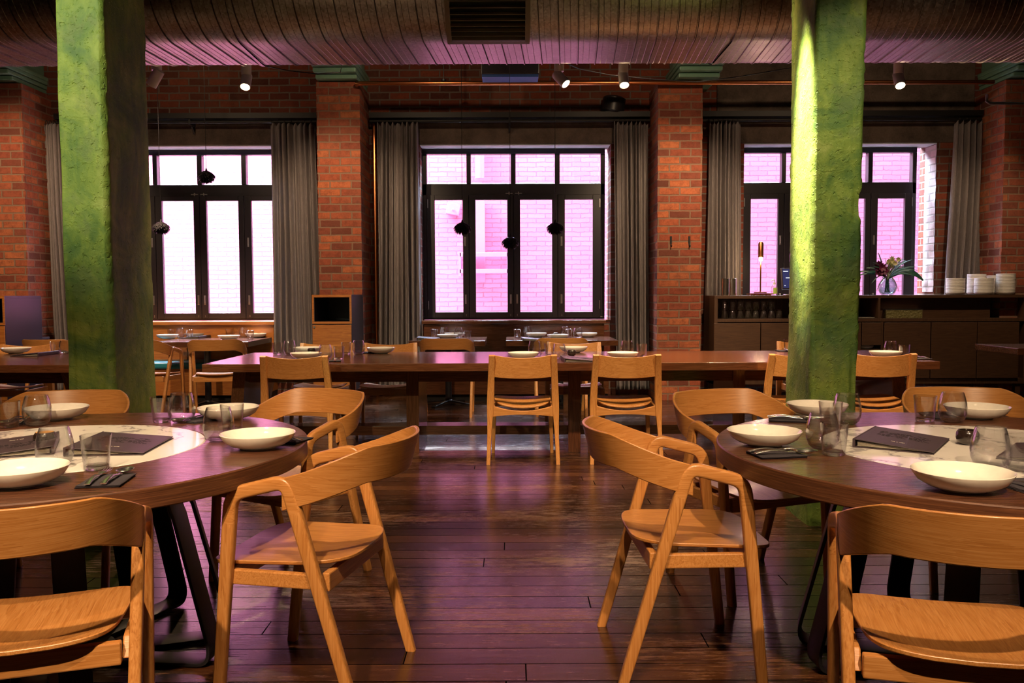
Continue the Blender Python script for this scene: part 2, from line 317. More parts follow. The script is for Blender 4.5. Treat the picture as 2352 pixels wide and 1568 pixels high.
# ---------------------------------------------------------------- mesh builder
class MB:
    def __init__(s): s.v = []; s.f = []
    def add(s, vs, fs, mat=None):
        b = len(s.v)
        for p in vs:
            q = Vector(p)
            s.v.append(tuple(mat @ q if mat else q))
        s.f += [tuple(b+i for i in f) for f in fs]; return s
    def box(s, x0, x1, y0, y1, z0, z1, mat=None):
        vs = [(x, y, z) for x in (x0, x1) for y in (y0, y1) for z in (z0, z1)]
        return s.add(vs, [(0, 1, 3, 2), (4, 6, 7, 5), (0, 4, 5, 1), (2, 3, 7, 6), (0, 2, 6, 4), (1, 5, 7, 3)], mat)
    def hexa(s, bot, top):
        return s.add(list(bot)+list(top), [(3, 2, 1, 0), (4, 5, 6, 7), (0, 1, 5, 4), (1, 2, 6, 5), (2, 3, 7, 6), (3, 0, 4, 7)])
    def lathe(s, prof, n=32, mat=None, closed=False):
        vs = []; fs = []; m = len(prof)
        for i in range(n):
            a = 2*math.pi*i/n
            for r, z in prof: vs.append((r*math.cos(a), r*math.sin(a), z))
        rng = m if closed else m-1
        for i in range(n):
            j = (i+1) % n
            for k in range(rng):
                l = (k+1) % m
                fs.append((i*m+k, j*m+k, j*m+l, i*m+l))
        return s.add(vs, fs, mat)
    def grid(s, fn, nu, nv, wrapu=False, mat=None):
        vs = [fn(i/(nu if wrapu else nu-1), j/(nv-1)) for i in range(nu) for j in range(nv)]
        fs = []
        for i in range(nu if wrapu else nu-1):
            k = (i+1) % nu
            for j in range(nv-1): fs.append((i*nv+j, k*nv+j, k*nv+j+1, i*nv+j+1))
        return s.add(vs, fs, mat)
    def sweep(s, pts, prof, side=None, caps=True, mat=None, scales=None):
        """prof: list of (a,b) offsets along side and normal; scales optional per point (sa,sb)"""
        pts = [Vector(p) for p in pts]; n = len(pts); m = len(prof); vs = []
        for i, p in enumerate(pts):
            t = (pts[min(i+1, n-1)]-pts[max(i-1, 0)]).normalized()
            sd = Vector(side) if side is not None else (Vector((0, 0, 1)) if abs(t.z) < 0.9 else Vector((1, 0, 0)))
            u = (sd - t*sd.dot(t)).normalized(); v = t.cross(u)
            sa, sb = scales[i] if scales else (1, 1)
            for a, b in prof: vs.append(p+u*a*sa+v*b*sb)
        fs = [(i*m+k, i*m+(k+1) % m, (i+1)*m+(k+1) % m, (i+1)*m+k) for i in range(n-1) for k in range(m)]
        if caps: fs += [tuple(reversed(range(m))), tuple(range((n-1)*m, n*m))]
        return s.add(vs, fs, mat)
    def tube(s, pts, r, n=10, mat=None, scales=None):
        return s.sweep(pts, [(r*math.cos(2*math.pi*k/n), r*math.sin(2*math.pi*k/n)) for k in range(n)], mat=mat, scales=scales)
    def build(s, name, mat, parent=None, smooth=35, bevel=0.0, origin=None):
        me = bpy.data.meshes.new(name)
        vs = s.v
        if origin is not None: vs = [(a-origin[0], b-origin[1], c-origin[2]) for a, b, c in vs]
        me.from_pydata(vs, [], s.f); me.validate()
        bm = bmesh.new(); bm.from_mesh(me); bmesh.ops.recalc_face_normals(bm, faces=bm.faces); bm.to_mesh(me); bm.free()
        for m in (mat if isinstance(mat, (list, tuple)) else [mat]): me.materials.append(M[m] if isinstance(m, str) else m)
        if smooth: me.shade_smooth(); me.set_sharp_from_angle(angle=math.radians(smooth))
        o = bpy.data.objects.new(name, me); C.objects.link(o)
        if origin is not None: o.location = origin
        if parent: o.parent = parent
        if bevel:
            b = o.modifiers.new('bevel', 'BEVEL'); b.width = bevel; b.segments = 2; b.limit_method = 'ANGLE'; b.angle_limit = math.radians(50)
        return o
def rprof(a, b, r=None, n=3):
    """rounded rectangle profile, full sizes a x b"""
    r = r if r is not None else min(a, b)*0.28; out = []
    for cx, cy, a0 in ((a/2-r, b/2-r, 0), (-a/2+r, b/2-r, 90), (-a/2+r, -b/2+r, 180), (a/2-r, -b/2+r, 270)):
        for k in range(n+1):
            t = math.radians(a0+90*k/n); out.append((cx+r*math.cos(t), cy+r*math.sin(t)))
    return out
def tag(o, label=None, cat=None, group=None, kind=None):
    if label: o['label'] = label
    if cat: o['category'] = cat
    if group: o['group'] = group
    if kind: o['kind'] = kind
    return o
def empty(name, loc=(0, 0, 0), rz=0.0):
    o = bpy.data.objects.new(name, None); C.objects.link(o); o.location = loc; o.rotation_euler = (0, 0, rz); return o
def clone(o, parent=None):
    c = o.copy(); C.objects.link(c)
    if parent: c.parent = parent
    for ch in list(o.children): clone(ch, c)
    return c
class Kind:
    """first call hands out the prototype, later calls copies of it with copies of its parts"""
    def __init__(s, maker): s.maker = maker; s.proto = None
    def __call__(s, loc, rz=0.0, label=None, cat=None, group=None, rot=None):
        if s.proto is None: s.proto = s.maker(); o = s.proto
        else: o = clone(s.proto)
        o.location = loc; o.rotation_euler = rot if rot else (0, 0, rz)
        tag(o, label, cat, group); return o
def struct(name, label, cat): 
    return lambda o: tag(o, label, cat, kind='structure')

# ================================================================ THE ROOM
WALLY, GLY, PIERY, TOPZ = 10.85, 11.15, 10.2, 4.35
def st(o, label, cat): return tag(o, label, cat, kind='structure')
b = MB(); b.box(-8.5, 8.5, -3.0, 11.3, -0.1, 0); st(b.build('floor', 'floor', smooth=0), 'dark worn timber plank floor across the whole room', 'floor')
b = MB(); b.box(-8.5, 8.5, -3.0, 11.3, TOPZ, TOPZ+0.15); st(b.build('ceiling', 'ceiling', smooth=0), 'dark concrete ceiling above the round duct', 'ceiling')
b = MB(); b.box(-8.6, -8.5, -3, 11.3, 0, TOPZ); st(b.build('wall_left', 'darkwall', smooth=0), 'dark plaster wall left of the room', 'wall')
b = MB(); b.box(8.5, 8.6, -3, 11.3, 0, TOPZ); st(b.build('wall_right', 'darkwall', smooth=0), 'dark plaster wall right of the room', 'wall')
b = MB(); b.box(-8.6, 8.6, -3.1, -3.0, 0, TOPZ); st(b.build('wall_front', 'darkwall', smooth=0), 'dark plaster wall behind the viewer', 'wall')
WIN = [(-3.995, 1.17), (0.03, 1.17), (4.06, 1.14)]
LZ = 3.144; CZ = 3.48; SZ = 0.93
openings = [(c-h-0.005, c+h+(0.045 if i < 2 else 0.13)) for i, (c, h) in enumerate(WIN)]
def brick_box(b, mats, x0, x1, y0, y1, z0, z1):
    """front/back faces use material 0, side faces material 1"""
    n = len(b.f); b.box(x0, x1, y0, y1, z0, z1)
b = MB(); xs = [-8.5]
for a, c in openings: xs += [a, c]
xs.append(8.5)
for i in range(0, len(xs), 2): b.box(xs[i], xs[i+1], WALLY, 11.3, 0, CZ)
for a, c in openings: b.box(a, c, WALLY, 11.3, 0, SZ)
b.box(-8.5, 8.5, WALLY, 11.3, CZ, TOPZ)
def side_slots(o):
    for p in o.data.polygons:
        p.material_index = 1 if abs(p.normal.x) > 0.7 else 0
wb = st(b.build('wall_back', ['wbrick_x', 'wbrick_y'], smooth=0), 'old dark red brick wall with three tall windows', 'wall'); side_slots(wb)
for i, (a, c) in enumerate(openings):
    b = MB(); b.box(a-0.35, c+0.35 if i < 2 else c+0.45, WALLY-0.012, 11.28, LZ, CZ if i < 2 else TOPZ)
    st(b.build('trim_%d' % (i+1), 'lintel', smooth=0, bevel=0.01), ('stained concrete lintel above the left window', 'stained concrete lintel above the middle window', 'stained concrete lintel above the right window')[i], 'lintel')
    b = MB(); b.box(a+0.004, c-0.004, WALLY+0.006, GLY-0.02, LZ-0.012, LZ-0.001)
    st(b.build('trim_%d' % (i+4), 'soffit', smooth=0), ('pale plastered soffit over the left window', 'pale plastered soffit over the middle window', 'pale plastered soffit over the right window')[i], 'soffit')
# whitewashed reveal on the right of window 3
b = MB()
def rev(u, v):
    z = SZ+0.35+v*(LZ-SZ-0.37); return (openings[2][1]-0.012-0.010*noise.noise((z*9, u*3, 0)), WALLY-0.005+0.29*u, z)
b.grid(rev, 8, 90); st(b.build('trim_7', 'white_brick', smooth=60), 'whitewashed crumbling brick reveal right of the right window', 'reveal')

PX = [(-6.30, -5.74), (-2.284, -1.776), (1.724, 2.247), (5.80, 6.33)]
PL = ['brick pier at the left edge behind the left green column', 'orange-red brick pier left of the middle window', 'orange-red brick pier with two black hooks', 'dim brick pier behind the right end of the sideboard']
for i, (a, c) in enumerate(PX):
    b = MB(); NZ = 90
    z1 = 3.76
    # slightly uneven brick arrises
    for k in range(NZ):
        za, zb = z1*k/NZ, z1*(k+1)/NZ
        j = lambda s, z: 0.006*noise.noise((s*7.1+i*3, z*11, 0))
        b.box(a+j(1, za), c+j(2, za), PIERY+0.003*noise.noise((i, za*9, 5)), WALLY+0.02, za, zb)
    p = b.build('brick_pier', ['brick_x', 'brick_y'], smooth=0); side_slots(p); st(p, PL[i], 'brick pier')
    # green stepped haunch and beam running forward
    b = MB(); m = (a+c)/2+(0, 0.0, 0.20, 0)[i]
    b.box(m-0.21, m+0.21, 5.3, WALLY, 3.97, TOPZ)
    for k, (ln, z0) in enumerate([(0.75, 3.775), (0.85, 3.83), (0.95, 3.885), (1.05, 3.93)]):
        b.box(m-0.24-0.008*k, m+0.24+0.008*k, WALLY-ln, WALLY-0.01, z0, z0+0.05)
    st(b.build('ceiling_beam', 'teal_paint', smooth=0, bevel=0.012), 'teal green beam with stepped end above ' + PL[i].replace('behind the right end of the sideboard', 'at the far right'), 'beam')

# ---------------------------------------------------------------- windows
def window(idx, cx, hw, label):
    root = empty('window_%d' % idx, (cx, GLY, 0)); st(root, label, 'window')
    zt, zb = 3.13, 0.948
    t0, t1 = 2.689, 2.48          # transom band
    b = MB(); D = 0.05
    def bar(x0, x1, z0, z1, y0=-D, y1=D): b.box(x0, x1, y0, y1, z0, z1)
    bar(-hw, hw, 3.066, zt); bar(-hw, hw, t1+0.06, t0); bar(-hw, hw, zb, 0.985); bar(-hw, -hw+0.055, 0.985, 3.066); bar(hw-0.055, hw, 0.985, 3.066)
    k = hw/1.17
    edges = [(-1.092, -0.607), (-0.55, -0.038), (0.025, 0.53), (0.591, 1.088)]
    for (a, e), (a2, e2) in zip(edges, edges[1:]): bar(e*k, a2*k, t0, 3.066)
    for ax in (-0.5775, -0.0055, 0.5625): b.box(ax*k-0.02, ax*k+0.02, -0.018, 0.02, 0.985, t1+0.06)
    b.build('frame', 'frame', root, smooth=0, bevel=0.006)
    for a, e in edges:
        p = MB().box(a*k, e*k, -0.004, 0.004, t0, 3.066).build('pane', 'pane', root, smooth=0)
    doors = [(-1.115, -0.58, -1.016, -0.657), (-0.575, -0.008, -0.492, -0.085), (-0.003, 0.56, 0.08, 0.49), (0.565, 1.115, 0.655, 1.013)]
    for q, (a, e, ga, ge) in enumerate(doors):
        a, e, ga, ge = a*k, e*k, ga*k, ge*k
        b = MB(); y0, y1 = -0.075, -0.02
        b.box(a, ga, y0, y1, 0.97, t1+0.065); b.box(ge, e, y0, y1, 0.97, t1+0.065); b.box(ga, ge, y0, y1, t1, t1+0.065); b.box(ga, ge, y0, y1, 0.97, 1.043)
        s = b.build('sash', 'frame', root, smooth=0, bevel=0.004)
        MB().box(ga, ge, -0.05, -0.044, 1.043, t1).build('pane', 'pane', s, smooth=0)
        bolts = {0: [(ge+0.032, 1.95), (ge+0.035, 1.21)], 1: [(ge+0.042, 1.21)], 2: [(ga-0.042, 1.21)], 3: [(ga-0.045, 1.95), (ga-0.045, 1.21)]}[q]
        for bx, bz in bolts:
            m = MB(); m.box(bx-0.012, bx+0.012, y0-0.008, y0, bz-0.06, bz+0.06); m.box(bx-0.004, bx+0.004, y0-0.020, y0-0.008, bz-0.04, bz+0.05)
            m.build('flush_bolt', 'silver', s, smooth=0, bevel=0.002)
        m = MB(); xs_ = ge+0.04 if q in (0, 1) else ga-0.04
        for dz in (0.992, 1.008): m.box(xs_-0.004, xs_+0.004, y0-0.006, y0, dz, dz+0.008)
        m.build('lock_pin', 'silver', s, smooth=0)
        if q in (0, 3):
            hx = a+0.012 if q == 0 else e-0.012
            for hz in (1.08, 2.38):
                MB().box(hx-0.004, hx+0.004, y0-0.008, y0, hz, hz+0.11).build('hinge', 'silver', s, smooth=0)
        if q in (1, 2):
            sx = -0.06 if q == 1 else 0.06
            m = MB(); m.box(sx-0.045, sx+0.045, y0-0.016, y0-0.006, t1+0.075, t1+0.085); m.box(sx-0.006, sx+0.006, y0-0.02, y0, t1+0.06, t1+0.10)
            m.build('latch', 'silver', s, smooth=0)
    return root
window(1, *WIN[0], 'tall black framed window at the left behind the green column')
window(2, *WIN[1], 'tall black framed four panel window in the middle')
window(3, *WIN[2], 'tall black framed window at the right above the sideboard')

# ---------------------------------------------------------------- exterior: pink wall across the alley
b = MB(); b.box(-14, 14, 14.6, 14.9, -1.5, 5.36); st(b.build('wall_alley', 'pink_brick', smooth=0), 'pink painted brick wall outside across the alley', 'wall')
b = MB(); b.box(-14, 14, 11.3, 14.6, -0.9, -0.8); st(b.build('alley_ground', 'soffit', smooth=0), 'pale alley ground outside the windows', 'ground')
b = MB(); b.tube([aty(1102, 300, 14.5), aty(1102, 410, 14.5)], 0.075, 14); tag(b.build('downpipe', 'pink_metal'), 'short pale downpipe on the pink wall outside, upper pane', 'downpipe')
r = empty('wall_bracket', (0, 0, 0)); tag(r, 'pale metal pipe bracket with two rails on the pink wall outside', 'bracket')
p1, p2 = aty(1103, 460, 14.45), aty(1104, 648, 14.45)
MB().box(p1.x-0.075, p1.x+0.075, 14.40, 14.58, p2.z, p1.z).build('post', 'pink_metal', r)
for yy in (585, 623):
    q1, q2 = aty(1056, yy, 14.35), aty(1168, yy, 14.35)
    MB().box(q1.x, q2.x, 14.30, 14.38, q1.z-0.035, q1.z+0.035).build('rail', 'pink_metal', r, bevel=0.004)
for xx in (1056, 1167):
    q1, q2 = aty(xx, 578, 14.35), aty(xx, 634, 14.35); MB().box(q1.x-0.02, q1.x+0.02, 14.30, 14.58, q2.z, q1.z).build('arm', 'pink_metal', r)
q = aty(1041, 480, 14.5); b = MB(); b.box(-0.11, 0.11, -0.06, 0.09, -0.09, 0.09, Matrix.Rotation(math.radians(10), 4, 'Y')); b.tube([(0.0, -0.06, -0.01), (0.0, -0.11, -0.03)], 0.02, 8)
o = b.build('wall_lamp', 'pink_metal', bevel=0.005); o.location = q; tag(o, 'tilted pale box lamp on the pink wall outside', 'lamp')

# ---------------------------------------------------------------- green columns
def column(name_label, x0, x1, y0, y1, seed, lean=0.0, chips=()):
    H_ = TOPZ; b = MB(); NH = 330; NP = 22
    cx, cy = (x0+x1)/2, (y0+y1)/2; hx, hy = (x1-x0)/2, (y1-y0)/2
    per = []
    def seg(ax, ay, bx, by, n):
        for k in range(n): t = k/n; per.append((ax+(bx-ax)*t, ay+(by-ay)*t))
    r = 0.012
    seg(-hx+r, -hy, hx-r, -hy, 26); seg(hx, -hy+r, hx, hy-r, 34); seg(hx-r, hy, -hx+r, hy, 10); seg(-hx, hy-r, -hx, -hy+r, 34)
    n = len(per); vs = []; fs = []
    for k in range(NH+1):
        z = H_*k/NH
        sx = lean*(z-1.2)
        for (px_, py_) in per:
            p = Vector((px_, py_, z)); nd = Vector((px_/hx, py_/hy, 0))
            nd = Vector((nd.x if abs(nd.x) > 0.95 else 0, nd.y if abs(nd.y) > 0.95 else 0, 0))
            q = Vector((px_+seed, py_, z))
            rough = 0.5+0.5*noise.noise(q*1.3+Vector((9, 0, 0)))
            d = 0.012*noise.noise(q*1.1)+0.007*noise.noise(q*4)+0.004*noise.noise(q*13)*rough+0.003*noise.noise(q*34)*rough
            corner = abs(px_/hx) > 0.93 and abs(py_/hy) > 0.93
            if corner: d += 0.012*noise.noise(Vector((px_*3, py_*3, z*26+seed)))-0.006
            for (zc, sxn, amp, wz) in chips:
                if (px_*sxn > 0) and abs(px_/hx) > 0.6: d -= amp*math.exp(-((z-zc)/wz)**2)*(1 if abs(px_/hx) > 0.95 else 0.4)
            vs.append((cx+px_+nd.x*d+sx, cy+py_+nd.y*d, z))
    for k in range(NH):
        for j in range(n):
            m = (j+1) % n; fs.append((k*n+j, k*n+m, (k+1)*n+m, (k+1)*n+j))
    b.v = vs; b.f = fs
    o = b.build('green_column', 'green', smooth=75); return tag(o, name_label, 'column', kind='structure')
column('rough green painted column at the left, one side in deep shade', -2.392, -2.138, 4.58, 5.13, 3.0, 0.0, chips=((1.0, -1, 0.02, 0.3), (0.62, 1, -0.012, 0.2)))
column('rough bright green column at the right with a streak of light', 1.622, 1.89, 4.64, 5.06, 11.0, 0.0, chips=((0.78, 1, 0.03, 0.16), (1.75, 1, 0.028, 0.07)))

# ---------------------------------------------------------------- duct
DY, DZ, DR, FL = 6.35, 3.50, 0.40, 0.52      # flat oval: two half rounds joined by flat top and bottom
root = empty('air_duct', (0, DY, DZ)); tag(root, 'big flat-bottomed galvanised spiral duct running along under the ceiling', 'duct')
PER = 2*math.pi*DR+2*FL
def oval(sarc, off=0.0):
    """point of the duct section at arc length from the middle of the front, going down"""
    q = math.pi*DR/2; L = sarc % PER; R_ = DR+off
    if L < q: a = L/DR; return (-R_*math.cos(a), -R_*math.sin(a))
    L -= q
    if L < FL: return (L, -R_)
    L -= FL
    if L < 2*q: a = L/DR; return (FL+R_*math.sin(a), -R_*math.cos(a))
    L -= 2*q
    if L < FL: return (FL-L, R_)
    L -= FL; a = L/DR; return (-R_*math.sin(a), R_*math.cos(a))
FS = [(0.0, 0.0), (0.012, 0.009), (0.045, 0.009), (0.055, -0.004), (0.085, -0.004), (0.095, 0.0), (0.325, 0.0), (0.338, 0.0028), (0.35, 0.0), (0.655, 0.0), (0.668, 0.0028), (0.68, 0.0)]
def duct_seg(x0, x1):
    P = 0.140; b = MB(); ns = 96
    cols = [(P*(k+f), o) for k in range(int(x0/P)-3, int(x1/P)+4) for f, o in FS]
    ss = [PER*j/ns for j in range(ns+1)]
    def pt(i, j):
        sh = 0.24*(ss[j]/PER)
        x = cols[i][0]+sh-0.12; y, z = oval(ss[j], cols[i][1]); return (min(max(x, x0), x1), y, z)
    n = len(cols); b.v = [pt(i, j) for i in range(n) for j in range(ns+1)]
    b.f = [(i*(ns+1)+j, (i+1)*(ns+1)+j, (i+1)*(ns+1)+j+1, i*(ns+1)+j+1) for i in range(n-1) for j in range(ns)]
    b.f = [f for f in b.f if max(b.v[k][0] for k in f)-min(b.v[k][0] for k in f) > 1e-5]
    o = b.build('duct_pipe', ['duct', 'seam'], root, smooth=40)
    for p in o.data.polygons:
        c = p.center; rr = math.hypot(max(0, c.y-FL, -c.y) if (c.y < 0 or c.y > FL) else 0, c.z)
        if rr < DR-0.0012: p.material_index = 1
    return o
duct_seg(-8.4, -1.98); duct_seg(-1.96, 1.60); duct_seg(1.62, 8.4)
for x in (-1.97, 1.61):
    b = MB(); b.grid(lambda u, v: (x-0.012+0.024*v, *oval(PER*u, 0.014)), 96, 2, wrapu=True); b.build('joint_band', 'duct', root)
vx0, vx1 = -0.455, 0.135
def vent_bar(g, x0, x1, s0, s1, off=0.034, th=0.02):
    def f(u, v):
        y, z = oval(s0+(s1-s0)*u+PER*4, (off, off-th)[0 if round(v*4) in (0, 1, 4) else 1]); return ((x0, x1, x1, x0, x0)[round(v*4)], y, z)
    g.grid(f, 16, 5)
S0, S1 = -0.22, 0.565
g = MB(); vent_bar(g, vx0, vx0+0.034, S0, S1); vent_bar(g, vx1-0.034, vx1, S0, S1); vent_bar(g, vx0, vx1, S1-0.034, S1); vent_bar(g, vx0, vx1, S0, S0+0.034); g.build('vent_frame', 'grille', root, smooth=40)
g = MB(); g.grid(lambda u, v: (vx0+0.03+(vx1-vx0-0.06)*v, *oval(S0+(S1-S0)*u+PER*4, 0.010)), 20, 2); g.build('vent_back', 'black_hole', root)
for k in range(17):
    sa = S0+0.055+(S1-S0-0.11)*k/16; y_, z_ = oval(sa+PER*4, 0.022); ang = sa/DR
    g = MB(); g.box(vx0+0.034, vx1-0.034, -0.013, 0.011, -0.0022, 0.0022, Matrix.Translation((0, y_, z_)) @ Matrix.Rotation(ang*0.8+math.radians(22), 4, 'X'))
    g.build('louvre', 'grille', root, smooth=0)

# ---------------------------------------------------------------- ceiling spot lamps
def spot(name, loc, target, power, size=70, blend=0.6, col=(1.0, 0.66, 0.36), rad=0.035):
    l = bpy.data.lights.new(name, 'SPOT'); l.energy = power; l.spot_size = math.radians(size); l.spot_blend = blend; l.color = col; l.shadow_soft_size = rad
    o = bpy.data.objects.new(name, l); C.objects.link(o); o.location = loc
    o.rotation_euler = (Vector(target)-Vector(loc)).to_track_quat('-Z', 'Y').to_euler(); return o
def spotlamp(head, target, label, power=120, size=58, pair=False, lit=True, stem_top=4.0):
    """head: world position of the lamp mouth"""
    h = Vector(head); d = (Vector(target)-h).normalized()
    r = empty('spot_lamp', h); tag(r, label, 'spotlight', 'white ceiling spot lamps')
    rot = d.to_track_quat('Z', 'X').to_matrix().to_4x4()
    b = MB(); b.lathe([(0.0, -0.15), (0.042, -0.15), (0.046, -0.14), (0.046, 0.0), (0.040, 0.0), (0.040, -0.03), (0.0, -0.03)], 24, rot); b.build('lamp_head', 'white_metal', r)
    if lit:
        b = MB(); b.lathe([(0.0, -0.012), (0.034, -0.012), (0.034, -0.018), (0, -0.018)], 20, rot); b.build('bulb', 'bulb', r)
    b = MB(); back = -d*0.10
    b.lathe([(0, 0.10), (0.042, 0.10), (0.044, 0.11), (0.044, stem_top-h.z), (0, stem_top-h.z)], 22, Matrix.Translation((back.x, back.y, 0.02))); b.tube([(back.x, back.y, 0.14), tuple(back)], 0.01, 8)
    b.build('lamp_stem', 'white_metal', r)
    if pair: MB().box(-0.10, -0.035, 0.0, 0.06, 0.22, stem_top-h.z).build('driver_box', 'white_metal', r, bevel=0.004)
    if lit: spot('lamp_beam', h+d*0.01, h+d*2, power, size)
    return r
LY = 7.75
spotlamp(aty(563, 200, LY), aty(563, 200, LY)+Vector((0.1, -1.9, -3)), 'lit white spot lamp in front of the left window wall', 260)
spotlamp(aty(1300, 193, LY), aty(1300, 193, LY)+Vector((0.9, -0.6, -1.1)), 'tilted lit white spot lamp beside a driver box, right of centre', 130, 60, pair=True)
spotlamp(aty(1434, 196, LY), aty(1434, 196, LY)+Vector((0.1, -1.6, -3)), 'lit white spot lamp above the right end of the middle window', 260)
spotlamp(aty(2068, 197, LY), aty(2068, 197, LY)+Vector((-0.2, -1.9, -3)), 'lit white spot lamp right of the right green column', 240)
spotlamp(aty(347, 196, 7.5), aty(347, 196, 7.5)+Vector((-0.6, 0.2, -0.8)), 'tilted white spot lamp beside the left green column', 60, 60)
# spots added out of view
WARM = (1.0, 0.70, 0.42)
SPOTS = [
    ((-1.15, -0.5, 3.6), (-1.5, 2.7, 0.6), 640, 44, WARM), ((1.15, -0.5, 3.6), (1.5, 2.7, 0.6), 560, 44, WARM), ((-1.65, 2.7, 3.95), (-1.62, 2.95, 0.7), 330, 36, WARM), ((1.7, 2.7, 3.95), (1.65, 2.9, 0.7), 150, 36, WARM),
    ((-0.2, 0.4, 3.8), (-0.65, 2.8, 0.5), 310, 44, WARM), ((0.2, 0.5, 3.8), (0.75, 2.9, 0.6), 240, 40, WARM),
    ((0.0, 3.6, 3.9), (-0.2, 4.9, 0.0), 70, 60, WARM),
    ((-0.9, 4.6, 3.9), (-1.2, 6.6, 0.7), 420, 70, WARM), ((0.9, 4.6, 3.9), (1.2, 6.6, 0.7), 460, 70, WARM), ((2.9, 4.6, 3.9), (2.7, 6.8, 0.7), 420, 70, WARM), ((-3.9, 4.6, 3.9), (-4.0, 6.8, 0.7), 480, 70, WARM),
    ((-2.0, 7.5, 3.85), (-2.05, 10.4, 1.7), 380, 55, WARM), ((2.05, 7.5, 3.85), (2.0, 10.4, 1.7), 420, 55, WARM), ((-5.0, 7.5, 3.85), (-6.0, 10.4, 1.8), 420, 60, WARM),
    ((-4.0, 8.2, 3.95), (-4.0, 10.8, 3.4), 42, 110, WARM), ((-1.2, 8.6, 3.95), (-0.9, 10.8, 3.4), 26, 110, WARM), ((1.3, 8.6, 3.95), (1.1, 10.8, 3.4), 26, 110, WARM), ((4.0, 8.2, 3.95), (4.0, 10.8, 3.2), 45, 110, WARM),  # wash spots added to lift the upper brick wall
    ((-3.1, 2.2, 3.75), (-2.25, 4.6, 2.3), 420, 34, (0.95, 0.95, 0.62)), ((1.13, 4.82, 3.95), (1.625, 4.81, 2.15), 5600, 12.5, (1.0, 0.92, 0.62)), ((1.85, 7.75, 3.6), (1.80, 7.15, 0.75), 900, 44, (1.0, 0.6, 0.25)), ((-3.9, 8.6, 3.9), (-3.8, 10.5, 0.8), 420, 40, WARM), ((2.5, 2.6, 3.9), (1.75, 4.64, 2.2), 150, 26, (1.0, 0.9, 0.55)), ((0.7, 3.4, 3.95), (1.63, 4.8, 1.3), 150, 40, (1.0, 0.92, 0.6)),
    ((0.9, 9.0, 3.9), (3.6, 10.1, 1.1), 160, 50, WARM), ((4.9, 8.2, 3.9), (5.2, 10.4, 1.5), 160, 60, WARM)]
for p, tg, pw, sz, col in SPOTS: spot('room_spot', p, tg, pw, sz, 0.75, col, 0.04)

# ---------------------------------------------------------------- pipes, boxes on the wall
b = MB(); z = 3.72
b.tube([(-1.80, 10.75, z-0.01), (-1.80, 10.2, z), (-1.79, 10.12, z), (-1.74, 10.10, z), (0, 10.10, z-0.003), (5.6, 10.10, z-0.012)], 0.026, 12)
tag(b.build('copper_pipe', 'copper'), 'copper pipe running horizontally above the middle window and right pier', 'pipe')
b = MB(); b.tube([(-0.78, 10.10, 3.72), (-0.78, 10.10, 4.3)], 0.005, 6); b.lathe([(0.03, 0), (0.03, 0.02), (0, 0.02)], 10, Matrix.Translation((-0.78, 10.10, 3.74))); tag(b.build('pipe_hanger', 'black_metal'), 'thin rod hanger holding the copper pipe', 'hanger')
b = MB(); b.tube([(-1.70, 10.78, 0.0), (-1.70, 10.78, 3.5)], 0.022, 10); tag(b.build('copper_riser', 'copper'), 'upright copper pipe in the corner beside the middle pier and curtain', 'pipe')
b = MB(); b.tube([(5.0, 8.0, 3.02), (5.0, 7.9, 3.00), (7.5, 7.9, 2.97)], 0.012, 8); 
q0 = aty(2266, 232, 8.2); b = MB(); b.tube([q0+Vector((0, 0, 0.06)), q0, q0+Vector((0.03, 0, -0.02)), q0+Vector((0.8, 0, -0.03))], 0.014, 8); tag(b.build('grey_conduit', 'silver'), 'thin pale conduit hanging near the ceiling at the far right', 'pipe')
c0, c1 = aty(1107, 190, 10.05), aty(1237, 190, 10.05)
r = empty('ceiling_cassette', (c0.x, 9.78, c0.z)); tag(r, 'black box with a blue underside hanging above the middle window', 'ceiling unit')
wd = c1.x-c0.x
MB().box(0, wd, 0, 0.27, 0.03, 0.33).build('housing', 'frame', r, smooth=0, bevel=0.01)
MB().box(0.01, wd-0.01, 0.01, 0.26, 0, 0.03).build('tray', 'blue_plastic', r, smooth=0)  # thin sheet carrying the painted blue light
for hx in (0.06, wd-0.06): MB().tube([(hx, 0.13, 0.33), (hx, 0.13, TOPZ-c0.z)], 0.006, 6).build('hanging_rod', 'black_metal', r)
q = aty(1409, 243, 10.72); b = MB()
b.lathe([(0, -0.09), (0.115, -0.09), (0.14, -0.07), (0.14, 0.09), (0.11, 0.11), (0, 0.11)], 28, Matrix.Translation(q) @ Matrix.Scale(0.85, 4, (0, 1, 0)) @ Matrix.Rotation(math.radians(8), 4, 'Y')); 
tag(b.build('wall_speaker', 'black_metal'), 'small black rounded loudspeaker on the wall left of the right pier', 'loudspeaker')
def mk_hook():
    r = empty('wall_hook'); b = MB(); b.sweep([(0, 0, 0.06), (0, -0.004, 0.02), (0, -0.006, -0.04), (0, -0.03, -0.062), (0, -0.045, -0.045)], rprof(0.014, 0.008), side=(1, 0, 0)); b.build('hook_bar', 'black_iron', r)
    MB().box(-0.012, 0.012, -0.003, 0.004, -0.02, 0.065).build('back_plate', 'black_iron', r); return r
hook = Kind(mk_hook)
for x_, lb in ((1541, 'left of the two black iron hooks on the right brick pier'), (1583, 'right of the two black iron hooks on the right brick pier')):
    q = aty(x_, 555, PIERY-0.006); hook(q, 0, lb, 'hook', 'hooks on the brick pier')
